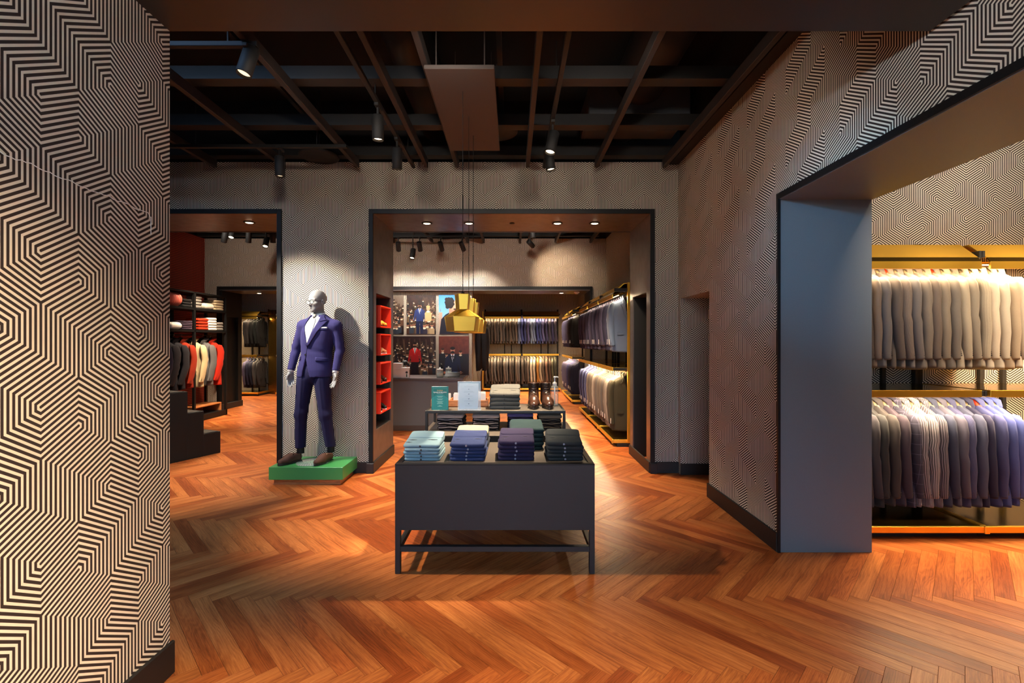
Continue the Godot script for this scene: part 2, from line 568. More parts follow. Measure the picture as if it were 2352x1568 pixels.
func make_walls():
	var far_u := 0.75 + 2.129 / TILE_U
	var far_v := 5.0 / 6 + 2.834 / TILE_V
	# near wall on the left and the flat ceiling of the entrance bay
	papered("wall_left", "wall of black and cream labyrinth wallpaper standing close by the camera", [[-1.80, -1.545, -3.6, 2.054, 0, 2.90]], 0.75 - 1.492 / TILE_U, 5.0 / 6 + 1.285 / TILE_V)
	block("baseboard_left", M.base, "black skirting board along the near wallpapered wall", "baseboard", [[-1.545, -1.528, -3.5, 2.066, 0, 0.148]], 0.004)
	block("trim_1", M.dark_panel, "dark flat ceiling panel over the entrance bay", "trim", [[-1.80, 1.885, -3.6, 2.054, 2.90, 3.05]])
	block("wall_front", M.void, "dark wall above the entrance bay", "wall", [[-1.80, 1.90, 1.80, 2.05, 3.05, 4.3]])
	# wallpaper seam that has come loose across the near wall
	var crack := K.new()
	crack.tint = null
	var pts := [[1.34, 2.074], [1.40, 2.068], [1.46, 2.069], [1.52, 2.063], [1.58, 2.060], [1.65, 2.054], [1.72, 2.057], [1.80, 2.050], [1.93, 2.043], [1.945, 2.03], [1.945, 1.93]]
	var last := []
	for i in pts.size() - 1:
		for s in 4:
			var t := s / 4.0
			last.append(P(-1.5436, lerpf(pts[i][1], pts[i + 1][1], t) + rng.randf_range(-0.004, 0.004), lerpf(pts[i][0], pts[i + 1][0], t)))
	crack.tube(last, 0.0016, 5)
	part(crack, "torn_seam", M.white, get_node("wall_left"), "pale torn seam in the wallpaper")
	# right-hand wall: pier, header over the wide opening, niche header
	var ru := 0.75 + 2.247 / TILE_U
	var rv := 5.0 / 6 + 2.786 / TILE_V
	papered("wall_right", "long wall of labyrinth wallpaper with a wide opening to the suit room", [[1.90, 2.55, 3.25, 4.385, 0, 3.52], [1.90, 2.55, -3.6, 3.25, 2.525, 3.52], [1.90, 2.55, 4.385, 5.2, 1.985, 3.52], [2.42, 2.55, 4.385, 5.2, 0, 1.985], [1.90, 2.55, -3.6, 0.2, 0, 2.525]], ru, rv)
	block("baseboard_right", M.base, "black skirting board under the wallpapered pier beside the niche", "baseboard", [[1.882, 1.90, 3.24, 4.40, 0, 0.135], [1.882, 2.42, 4.385, 4.40, 0, 0.135]], 0.003)
	block("trim_2", M.panel, "dark grey panel lining the opening to the suit room", "trim", [[1.905, 2.56, 3.235, 3.255, 0, 2.512]], 0.002)
	block("trim_3", M.panel, "metallic underside of the opening to the suit room", "trim", [[1.90, 2.56, 0.19, 3.25, 2.508, 2.526]])
	block("trim_4", M.black, "thin black edging along the top of the opening to the suit room", "trim", [[1.888, 1.903, 0.19, 3.245, 2.512, 2.552], [1.888, 1.906, 3.228, 3.246, 0, 2.552]])
	block("wall_right", M.void, "dark wall above the wallpaper on the suit room side", "wall", [[1.92, 2.55, -3.6, 5.2, 3.52, 4.3]])
	block("trim_5", M.matte, "black strip capping the wallpaper under the open ceiling", "trim", [[1.80, 1.90, 2.06, 5.2, 3.52, 3.58]])
	# far wall with two portals
	papered("wall_back", "wallpapered far wall with two black framed portals", [[-7.4, -5.0, 5.2, 6.06, 0, 3.55], [-2.665, -1.95, 5.2, 6.06, 0, 3.55], [-1.95, -1.60, 5.2, 5.31, 0, 3.55], [-1.95, -1.60, 5.95, 6.06, 0, 3.55], [-1.95, -1.60, 5.31, 5.95, 2.065, 3.55], [-1.95, -1.60, 5.31, 5.95, 0, 0.47], [1.95, 2.55, 5.2, 6.06, 0, 3.55], [1.59, 1.95, 5.2, 5.33, 0, 3.55], [1.59, 1.95, 5.93, 6.06, 0, 3.55], [1.59, 1.95, 5.33, 5.93, 2.075, 3.55], [-5.0, -2.665, 5.2, 6.06, 2.985, 3.55], [-1.60, 1.59, 5.2, 6.06, 2.985, 3.55]], far_u, far_v)
	block("wall_back", M.void, "dark wall above the far wallpaper", "wall", [[-7.4, 2.55, 5.3, 6.06, 3.55, 4.3]])
	papered("wall_niche", "narrow wallpapered end of the niche beside the far wall", [[1.90, 2.42, 5.13, 5.2, 0, 1.985]], 0.35, far_v)
	for q in [[-5.06, -2.627, 1], [-1.632, 1.627, 2]]:
		var x0: float = q[0]
		var x1: float = q[1]
		block("trim_6", M.black, "black frame round the " + ("portal beside the mannequin" if q[2] == 1 else "wide middle portal"), "trim", [[x0, x0 + 0.05, 5.175, 5.2, 0, 3.008], [x1 - 0.05, x1, 5.175, 5.2, 0, 3.008], [x0 + 0.05, x1 - 0.05, 5.175, 5.2, 2.955, 3.008]], 0.002)
		block("trim_7", M.bronze, "dark metal lining over the " + ("portal beside the mannequin" if q[2] == 1 else "wide middle portal"), "trim", [[x0 + 0.045, x1 - 0.045, 5.19, 6.07, 2.962, 2.99], [x0 + 0.045, x1 - 0.045, 6.06, 6.075, 2.955, 2.968]])
	# lined jambs, with recesses in the jambs of the middle portal
	block("trim_8", M.bronze, "dark metal jamb holding the red shoe boxes", "trim", [[-1.612, -1.585, 5.19, 5.31, 0, 2.965], [-1.612, -1.585, 5.95, 6.07, 0, 2.965], [-1.612, -1.585, 5.31, 5.95, 2.065, 2.965], [-1.612, -1.585, 5.31, 5.95, 0, 0.47]])
	block("trim_9", M.bronze, "dark metal jamb with an empty recess by the brass rack", "trim", [[1.575, 1.60, 5.19, 5.33, 0, 2.965], [1.575, 1.60, 5.93, 6.07, 0, 2.965], [1.575, 1.60, 5.33, 5.93, 2.075, 2.965]])
	block("trim_10", M.matte, "dark lining of the recesses in the jambs of the middle portal", "trim", [[1.94, 1.955, 5.33, 5.93, 0, 2.075], [1.588, 1.95, 5.33, 5.336, 0, 2.075], [1.588, 1.95, 5.924, 5.93, 0, 2.075], [1.588, 1.95, 5.33, 5.93, 2.069, 2.075], [-1.955, -1.94, 5.31, 5.95, 0.47, 2.065], [-1.95, -1.598, 5.31, 5.316, 0.47, 2.065], [-1.95, -1.598, 5.944, 5.95, 0.47, 2.065], [-1.95, -1.598, 5.31, 5.95, 2.059, 2.065], [-1.95, -1.598, 5.31, 5.95, 0.47, 0.476]])
	block("baseboard_back", M.base, "black skirting boards along the far wall and portal jambs", "baseboard", [[-2.627, -1.64, 5.183, 5.2, 0, 0.125], [1.627, 1.90, 5.183, 5.2, 0, 0.125], [1.90, 2.40, 5.115, 5.13, 0, 0.125], [-1.655, -1.57, 5.16, 5.20, 0, 0.115], [1.57, 1.65, 5.16, 5.20, 0, 0.115], [-1.590, -1.572, 5.19, 6.085, 0, 0.125], [1.562, 1.58, 5.19, 6.085, 0, 0.125]], 0.003)
	block("trim_11", M.bronze, "dark metal jamb of the portal on the staircase side", "trim", [[-5.01, -4.985, 5.19, 6.07, 0, 2.965], [-2.685, -2.66, 5.19, 6.07, 0, 2.965]])
	# outer walls of the first room
	block("wall_side", M.void, "plain dark side walls of the first room outside the view", "wall", [[-5.8, -5.6, 0.4, 5.2, 0, 4.3], [-5.8, -1.8, 0.2, 0.4, 0, 4.3]])
	# suit room
	papered("wall_suit", "wallpapered wall behind the brass suit rails", [[2.55, 5.6, 4.06, 4.3, 0, 3.7]], 0.25 - 3.793 / TILE_U, 0.5 + 2.77 / TILE_V)
	papered("wall_suit", "wallpapered end wall of the suit room outside the view", [[5.4, 5.6, -3.6, 4.06, 0, 3.7]], 0, 0)
	block("wall_rear", M.void, "dark wall behind the suit room", "wall", [[2.5, 5.6, -3.8, -3.6, 0, 3.7]])
	block("ceiling_suit", M.void, "dark ceiling of the suit room", "ceiling", [[2.55, 5.6, -3.8, 4.3, 3.7, 3.85]])
	# shop window behind the camera
	var win = structure(thing("window_1", "wide shop window letting daylight into the entrance bay", "window"), "wide shop window letting daylight into the entrance bay", "window")
	var k := K.new()
	for b in [[-1.55, -1.45], [-0.03, 0.03], [1.80, 1.90]]: slab(k, b[0], b[1], -3.6, -3.5, 0, 2.9)
	slab(k, -1.55, 1.9, -3.6, -3.5, 2.80, 2.9); slab(k, -1.55, 1.9, -3.6, -3.5, 0, 0.12)
	part(k, "window_frame", M.black, win)
	for b in [[-1.45, -0.03], [0.03, 1.80]]:
		k = K.new()
		slab(k, b[0], b[1], -3.556, -3.548, 0.12, 2.80)
		part(k, "pane", M.glass, win)
	# second room
	var su := 0.18
	papered("wall_second", "wallpapered wall across the second room with black topped openings", [[-7.0, -6.39, 9.95, 10.62, 0, 3.75], [-4.7, -3.3, 9.95, 10.62, 0, 3.75], [1.71, 2.3, 9.95, 10.62, 0, 3.75], [-6.39, -4.7, 9.95, 10.62, 2.645, 3.75], [-3.3, 1.71, 9.95, 10.62, 2.645, 3.75]], su, 0.3)
	block("wall_second", M.void, "dark wall above the second room wallpaper", "wall", [[-7.0, 2.3, 10.0, 10.62, 3.75, 4.3]])
	block("trim_12", M.black, "black frames round the openings of the second room", "trim", [[-6.44, -6.39, 9.92, 9.95, 0, 2.70], [-4.75, -4.7, 9.92, 9.95, 0, 2.70], [-6.39, -4.75, 9.92, 9.95, 2.632, 2.70], [-3.35, -3.3, 9.92, 9.95, 0, 2.70], [1.70, 1.752, 9.92, 9.95, 0, 2.70], [-3.3, 1.70, 9.92, 9.95, 2.632, 2.70]], 0.002)
	block("trim_13", M.bronze, "metal undersides of the openings of the second room", "trim", [[-6.39, -4.7, 9.93, 10.64, 2.610, 2.646], [-3.3, 1.71, 9.93, 10.64, 2.610, 2.646]])
	block("trim_14", M.black, "black jamb panels of the openings of the second room", "trim", [[-6.40, -6.33, 9.93, 10.10, 0, 2.62], [-6.40, -6.33, 10.52, 10.66, 0, 2.62], [-6.40, -6.33, 10.10, 10.52, 2.05, 2.62], [-6.392, -6.386, 10.10, 10.52, 0, 2.05], [1.70, 1.73, 9.93, 10.66, 0, 2.62]])
	block("baseboard_second", M.base, "black skirting round the second room openings", "baseboard", [[-6.39, -6.315, 9.91, 10.68, 0, 0.13], [1.69, 2.06, 9.93, 9.955, 0, 0.13]], 0.003)
	papered("wall_second", "wallpapered wall behind the long brass rack of the second room", [[2.06, 2.3, 6.06, 9.95, 0, 3.75]], 0.4, 0.2)
	var chk := K.new()
	for a in 1:
		chk.quad(P(-6.72, 0, 6.06), P(-6.72, 0, 9.95), P(-6.72, 3.75, 9.95), P(-6.72, 3.75, 6.06), Vector2(0, 0), Vector2(3.89 / 0.07, 0), Vector2(3.89 / 0.07, -3.75 / 0.07), Vector2(0, -3.75 / 0.07))
		slab(chk, -7.0, -6.722, 6.06, 9.95, 0, 3.75)
	var lab := "rust red and black checked wall above the open shelving"
	structure(solo(chk, "wall_check", M.check, lab, "wall"), lab, "wall")
	block("wall_check", M.void, "dark walls closing the second and third rooms", "wall", [[-7.2, -7.0, 6.06, 10.62, 3.75, 4.3], [2.06, 2.3, 6.06, 10.0, 3.75, 4.3], [-8.3, -8.1, 10.4, 14.5, 0, 3.4], [-8.3, -6.9, 10.3, 10.45, 0, 3.4]])
	# third room
	papered("wall_third", "wallpapered end wall of the third room behind the far suit rails", [[-3.0, 2.3, 14.25, 14.45, 0, 3.4], [-8.2, -3.0, 13.15, 13.35, 0, 3.4], [-3.0, -2.8, 13.15, 14.25, 0, 3.4], [2.06, 2.3, 10.62, 14.25, 0, 3.4]], 0.1, 0.6)
	block("ceiling_third", M.void, "dark ceiling of the third room", "ceiling", [[-8.3, 2.3, 10.6, 14.5, 3.4, 3.5]])

func make_ceiling():
	var k := K.new()
	slab(k, -7.2, 2.6, 1.8, 10.7, 4.3, 4.45)
	var lab := "dark open ceiling with a grid of battens, beams and ducts"
	var c = structure(solo(k, "ceiling", M.void, lab, "ceiling"), lab, "ceiling")
	var bar := mat(rgb(32, 26, 24), 0.65)
	var beam := mat(rgb(14, 13, 13), 0.65)
	for q in [[2.06, 5.06, 0.0], [6.2, 9.8, 0.35]]:
		var hh: float = 3.43 if q[2] == 0.0 else 3.62
		for x in [-4.85, -4.08, -3.3, -2.54, -1.72, -0.95, -0.61, 0.174, 0.94, 1.69]:
			k = K.new()
			slab(k, x - 0.022, x + 0.022, q[0], q[1], hh, hh + 0.09, 0.004)
			part(k, "batten", bar, c)
		for d in ([2.88, 3.60, 4.36, 5.06] if q[2] == 0.0 else [6.9, 7.9, 8.9, 9.7]):
			k = K.new()
			slab(k, -5.6 if q[2] == 0.0 else -6.7, 1.86, d - 0.02, d + 0.06, hh + 0.13, hh + 0.24, 0.0)
			slab(k, -5.6 if q[2] == 0.0 else -6.7, 1.86, d - 0.05, d + 0.06, hh + 0.12, hh + 0.14, 0.0)
			part(k, "crossbeam", beam, c)
	for q in [[-0.86, 0.20, 4.02], [1.25, 0.24, 4.05]]:
		k = K.new(true)
		k.tube([P(q[0], q[2], 2.0), P(q[0], q[2], 4.0), P(q[0], q[2], 9.9)], q[1], 20)
		part(k, "round_duct", beam, c)
	k = K.new()
	slab(k, 0.75, 1.75, 4.45, 5.0, 3.72, 4.0, 0.01)
	part(k, "air_handling_box", mat(rgb(60, 62, 66), 0.6), c)
	k = K.new(true)
	var wrap := []
	for i in 26:
		wrap.append(P(-4.6 + i * 0.25, 4.12 + 0.05 * sin(i * 1.9), 2.55 + 0.05 * cos(i * 1.3)))
	k.tube(wrap, 0.16, 10)
	part(k, "wrapped_pipe", beam, c)
	for x in [-3.9, -2.1, -0.1, 1.1]:
		k = K.new()
		slab(k, x - 0.02, x + 0.02, 2.1, 5.0, 3.78, 3.86)
		part(k, "upper_strut", beam, c)
	# hung panel, speakers
	k = K.new()
	slab(k, -0.615, -0.122, 3.17, 4.54, 3.40, 3.43, 0.004)
	for s in [[-0.55, 3.3], [-0.2, 3.3], [-0.55, 4.4], [-0.2, 4.4]]: slab(k, s[0] - 0.004, s[0] + 0.004, s[1] - 0.004, s[1] + 0.004, 3.43, 4.3)
	solo(k, "ceiling_panel", mat(rgb(62, 53, 49), 0.7), "plain brown rectangular ceiling panel that the gold pendants hang from", "ceiling panel")
	for q in [[-2.12, 3.53, 5.0, "by the mannequin"], [-0.15, 3.62, 4.6, "beside the hung brown panel"]]:
		k = K.new(true)
		k.lathe([[0.03, 0.06], [0.20, 0.03], [0.21, 0.0], [0.19, -0.012], [0.10, -0.004], [0.001, -0.004]], 32)
		var sp = thing("ceiling_speaker", "round black ceiling speaker " + q[3], "speaker", P(q[0], q[1], q[2]), 0, "ceiling speakers")
		part(k, "housing", M.matte, sp)
		k = K.new(true)
		k.lathe([[0.012, 0.05], [0.012, 0.72]], 8)
		part(k, "rod", M.matte, sp)

# ---------------------------------------------------------------- lamps
const WARM := Color(1.0, 0.89, 0.75)
const NEUTRAL := Color(1.0, 0.95, 0.89)

func aim(dir: Vector3) -> Basis:   # local -y points along dir
	var y := -dir.normalized()
	var x := y.cross(Vector3.BACK)
	if x.length() < 0.05: x = Vector3.RIGHT
	x = x.normalized()
	return Basis(x, y, x.cross(y))

func beam_light(o: Node3D, from: Vector3, dir: Vector3, energy: float, half_angle: float, color: Color, soft := 0.045):
	var l := SpotLight3D.new()
	l.name = "lamp"
	l.position = from
	var up := Vector3.UP if absf(dir.normalized().y) < 0.95 else Vector3.BACK
	l.basis = Basis.looking_at(dir, up)
	l.light_energy = energy
	l.light_color = color
	l.light_size = soft
	l.spot_range = 14.0
	l.spot_attenuation = 2.0
	l.spot_angle = half_angle
	l.spot_angle_attenuation = 1.0
	l.shadow_enabled = true
	o.add_child(l)

func spot(label: String, at: Vector3, towards: Vector3, energy: float, half_angle := 28.0, color := WARM, lit := true, group := "", drop := 0.16):   # at: where it hangs from the track
	var o = thing("track_spotlight", label, "spotlight", at, 0, group)
	var pivot := Vector3(0, -drop, 0)
	var dir: Vector3 = (towards - at - pivot).normalized()
	var k := K.new()
	k.box(Vector3(0, -0.012, 0), Vector3(0.035, 0.024, 0.11), 0.003)
	k.box(Vector3(0, -drop / 2, 0), Vector3(0.016, drop, 0.03), 0.002)
	part(k, "adapter", M.matte, o)
	k = K.new(true)
	k.xf = Transform3D(aim(dir), pivot)
	k.lathe([[0.04, 0.075], [0.047, 0.068], [0.047, -0.118], [0.044, -0.122], [0.041, -0.118], [0.040, -0.095]], 20)
	part(k, "head", M.matte, o)
	k = K.new(true)
	k.xf = Transform3D(aim(dir), pivot)
	k.lathe([[0.001, -0.112], [0.02, -0.110], [0.040, -0.102]], 20)
	part(k, "lens", M.lens if lit else M.lens_dim, o)
	if lit: beam_light(o, pivot + dir * 0.135, dir, energy, half_angle, color)

func track(called_label: String, a: Vector3, b: Vector3):
	var o = thing("lighting_track", called_label, "lighting track", (a + b) / 2)
	var k := K.new()
	var h := (b - a) / 2
	k.box(Vector3(0, 0.016, 0), Vector3(maxf(absf(h.x) * 2, 0.036), 0.032, maxf(absf(h.z) * 2, 0.036)), 0.003)
	part(k, "rail", M.matte, o)
	for s in [-0.8, 0.0, 0.8]:
		k = K.new()
		k.box(h * s + Vector3(0, 0.25, 0), Vector3(0.008, 0.44, 0.008))
		part(k, "hanging_wire", M.matte, o)

func downlight(label: String, at: Vector3, energy: float, dir := Vector3.DOWN, half_angle := 40.0, color := WARM, group := "", lit := true):
	var o = thing("downlight", label, "downlight", at, 0, group)
	var k := K.new(true)
	k.lathe([[0.05, -0.001], [0.066, -0.001], [0.066, -0.005], [0.05, -0.006], [0.047, -0.001]], 24)
	part(k, "trim_ring", M.black, o)
	k = K.new(true)
	k.xf = Transform3D(aim(dir), Vector3(0, -0.006, 0))
	k.lathe([[0.001, -0.008], [0.025, -0.006], [0.044, 0.0]], 20)
	part(k, "lens", M.lens if lit else M.lens_dim, o)
	if lit: beam_light(o, Vector3(0, -0.03, 0), dir, energy, half_angle, color, 0.04)

func make_lamps():
	# first room: tracks and their heads
	track("black lighting track above the gold pendants, on the side of the mannequin", P(-1.09, 3.42, 2.2), P(-1.09, 3.42, 5.05))
	track("black lighting track above the gap between table and suit opening", P(0.355, 3.42, 2.2), P(0.355, 3.42, 5.05))
	track("short black lighting track across the battens, nearest the entrance", P(-3.6, 3.40, 2.94), P(-1.64, 3.40, 2.94))
	track("long black lighting track across the battens in front of the far wall", P(-4.6, 3.40, 4.47), P(-1.62, 3.40, 4.47))
	spot("lit black spotlight on the mannequin side track, nearer the entrance", P(-1.09, 3.42, 3.70), P(-1.12, 0, 3.9), 17.0, 22)
	spot("lit black spotlight on the mannequin side track, nearer the far wall", P(-1.09, 3.42, 4.32), P(-1.3, 0.0, 5.0), 10.0, 20)
	spot("lit black spotlight on the suit side track, nearer the entrance", P(0.355, 3.42, 3.98), P(-0.15, 0.9, 3.65), 36.0, 20)
	spot("lit black spotlight on the suit side track, nearer the far wall", P(0.355, 3.42, 4.36), P(0.85, 0.0, 4.3), 5.5, 24)
	spot("black spotlight with a dark face hanging in front of the far wall", P(-2.28, 3.40, 4.47), P(-2.3, 0, 4.6), 0.0, 20, WARM, false)
	spot("black spotlight aimed at the mannequin from behind the near wall", P(-3.25, 3.40, 4.05), P(-2.1, 1.55, 5.1), 22.0, 25, NEUTRAL)
	spot("small dark spotlight at the end of the short track", P(-1.70, 3.40, 2.94), P(-2.4, 0, 2.4), 0.0, 20, WARM, false, "", 0.07)
	spot("added black spotlight out of view on the short track, aimed at the table", P(-2.45, 3.40, 2.94), P(-0.45, 0.8, 3.3), 14.0, 20, WARM, true, "", 0.09)  # lit head added out of view to light the table
	spot("black spotlight lighting the floor inside the portal by the steps", P(-3.5, 3.40, 2.94), P(-3.3, 0.0, 4.9), 14.0, 20)
	track("added black lighting track behind the entrance ceiling panel, outside the view", P(-1.4, 3.42, 2.32), P(1.7, 3.42, 2.32))  # unseen track, added to carry the wash lights
	for q in [[-1.2, -1.9, 2.9, "first"], [-0.5, -0.4, 3.2, "second"], [0.6, 0.9, 3.2, "third"]]:
		spot("added black spotlight washing the far wall, %s along the hidden track" % q[3], P(q[0], 3.42, 2.32), P(q[1], q[2], 5.2), 1.3, 40, NEUTRAL, true, "", 0.2)  # added wash light that brightens the far wall
	spot("added black spotlight washing the wall over the suit opening, on the hidden track", P(0.2, 3.42, 2.32), P(1.9, 2.6, 3.6), 0.8, 42, NEUTRAL, true, "", 0.2)  # added wash light for the wall over the opening
	# entrance bay: recessed lights in the dark ceiling panel, outside the view
	downlight("recessed light over the entrance, aimed at the near wallpapered wall", P(1.0, 2.90, 1.1), 16.0, Vector3(-2.55, -2.2, 0.2), 27, Color(1.0, 0.90, 0.76))
	downlight("recessed light over the entrance, in the middle", P(0.0, 2.90, 1.3), 17.0, Vector3(-0.05, -1.0, 0.25), 45)
	downlight("recessed light over the entrance, towards the suit room", P(1.15, 2.90, 1.6), 2.5, Vector3(0.1, -1.0, 0.3), 42)
	# suit room: two heads on a track before the rails
	track("black lighting track of the suit room before the brass rails", P(2.7, 3.5, 2.05), P(5.2, 3.5, 2.05))
	for i in 4:
		spot("black spotlight of the suit room, %s along its track" % ordinal(i), P(2.95 + 0.55 * i, 3.5, 2.05), P(3.0 + 0.6 * i, 1.1, 4.06), 5.5 + 2.0 * i, 24, WARM)
	spot("black spotlight of the suit room aimed at the floor", P(4.9, 3.5, 2.05), P(3.9, 0, 2.9), 5.0, 30, WARM)
	for i in 2:  # added floods that lift the upper suit room wall
		spot("added black spotlight of the suit room washing the upper wall, %s of two" % ordinal(i), P(3.2 + 1.2 * i, 3.5, 2.05), P(3.2 + 1.2 * i, 3.0, 4.06), 2.6, 42, NEUTRAL, true, "", 0.2)
	spot("added cool white spotlight over the entrance, aimed at the grey panel", P(0.5, 2.90, 1.0), P(2.22, 2.12, 3.24), 4.0, 17, Color(0.50, 0.80, 1.0), true, "", 0.12)  # added cool fill that turns the grey panel bluish
	spot("added cool white spotlight over the entrance, aimed at the top of the near wall", P(0.9, 2.90, 0.5), P(-1.545, 2.6, 1.2), 1.6, 26, Color(0.82, 0.93, 1.0), true, "", 0.12)  # added cool fill for the top of the near wall
	spot("added cool white spotlight over the entrance, aimed over the suit opening", P(-0.9, 2.90, 0.9), P(1.9, 2.80, 2.1), 3.0, 24, Color(0.86, 0.94, 1.0), true, "", 0.12)  # added cool fill for the wall over the opening
	# portal undersides
	for q in [[-3.22, 5.58, "in the portal beside the mannequin", 4.0], [-1.05, 5.62, "in the middle portal, nearest the shoe boxes", 7.0], [-0.53, 5.62, "in the middle portal, second from the shoe boxes", 4.0], [0.56, 5.62, "in the middle portal, third from the shoe boxes", 5.0], [1.02, 5.62, "in the middle portal, nearest the long brass rack", 7.0]]:
		downlight("small round recessed light " + q[2], P(q[0], 2.960, q[1]), q[3], Vector3(0.0, -1.0, -0.1), 45)
	var k := K.new(true)
	k.lathe([[0.03, 0], [0.03, -0.004], [0.001, -0.006]], 16)
	solo(k, "smoke_sensor", M.matte, "small dark round sensor in the underside of the middle portal", "sensor", P(0, 2.961, 5.62))
	k = K.new(true)
	k.lathe([[0.06, 0], [0.06, -0.02], [0.035, -0.03], [0.035, -0.045], [0.001, -0.048]], 20)
	solo(k, "smoke_detector", M.white, "white round detector under the far opening by the long brass rack", "detector", P(1.45, 2.609, 10.2))
	# second room
	track("black lighting track crossing the second room in front of the posters", P(-3.0, 3.56, 9.0), P(-0.62, 3.56, 9.0))
	track("black lighting track of the second room seen through the portal by the steps", P(-6.2, 3.56, 8.0), P(-4.0, 3.56, 8.0))
	track("black lighting track running into the second room over the aisle", P(0.35, 3.62, 6.3), P(0.35, 3.62, 9.6))
	for i in 4:
		spot("black spotlight, %s along the second room track before the posters" % ordinal(i), P(-2.25 + 0.42 * i, 3.56, 9.0), P(-2.4 + 0.6 * i, 2.35, 10.0), 4.5, 32, NEUTRAL, true)
	spot("black spotlight hanging lowest in front of the poster wall", P(-1.83, 3.50, 8.4), P(-2.0, 0.8, 7.6), 14.0, 30, NEUTRAL, true, "", 0.36)
	for i in 3:
		spot("black spotlight, %s on the track over the second room aisle" % ordinal(i), P(0.35, 3.62, 6.8 + 1.0 * i), [P(0.9, 0.0, 7.2), P(0.8, 0.0, 8.3), P(1.05, 2.95, 9.95)][i], [20.0, 20.0, 3.0][i], 34, WARM, true, "", 0.22)
	for i in 3:  # unseen heads added to brighten the second room wall
		spot("added black spotlight washing the second room wall, %s behind the portal top" % ordinal(i), P(-5.0 + 2.6 * i, 3.62, 6.7), P(-5.2 + 2.6 * i, 3.0, 9.95), 2.6, 40, NEUTRAL, true, "", 0.2)
	for i in 3:
		spot("black spotlight, %s on the track seen through the portal by the steps" % ordinal(i), P(-5.05 + 0.42 * i, 3.56, 8.0), P(-5.9 + 0.7 * i, 1.2, 8.8), 13.0, 32, WARM, true, "", 0.2)
	spot("black spotlight lighting the floor beyond the steps, nearer the mannequin", P(-4.32, 3.56, 8.0), P(-4.0, 0, 6.3), 9.0, 32, WARM, true, "", 0.30)
	spot("black spotlight lighting the floor beyond the steps, nearer the shelving", P(-4.92, 3.66, 8.0), P(-4.6, 0, 6.4), 7.0, 32, WARM, true, "", 0.24)
	# third room
	downlight("small recessed light in the far opening behind the shelving", P(-5.75, 2.60, 10.35), 3.0)
	downlight("small recessed light in the far opening by the long brass rack", P(1.12, 2.60, 10.3), 3.0)
	for q in [[-0.4, 12.2, "before the far suit rails, nearer the posters"], [0.9, 12.2, "before the far suit rails, nearer the corner"], [-6.6, 11.6, "in the third room behind the shelving"]]:
		downlight("small ceiling light " + q[2], P(q[0], 3.40, q[1]), 14.0, Vector3(0, -1, -0.15), 45)

# ---------------------------------------------------------------- jackets on hangers
var jackets := []

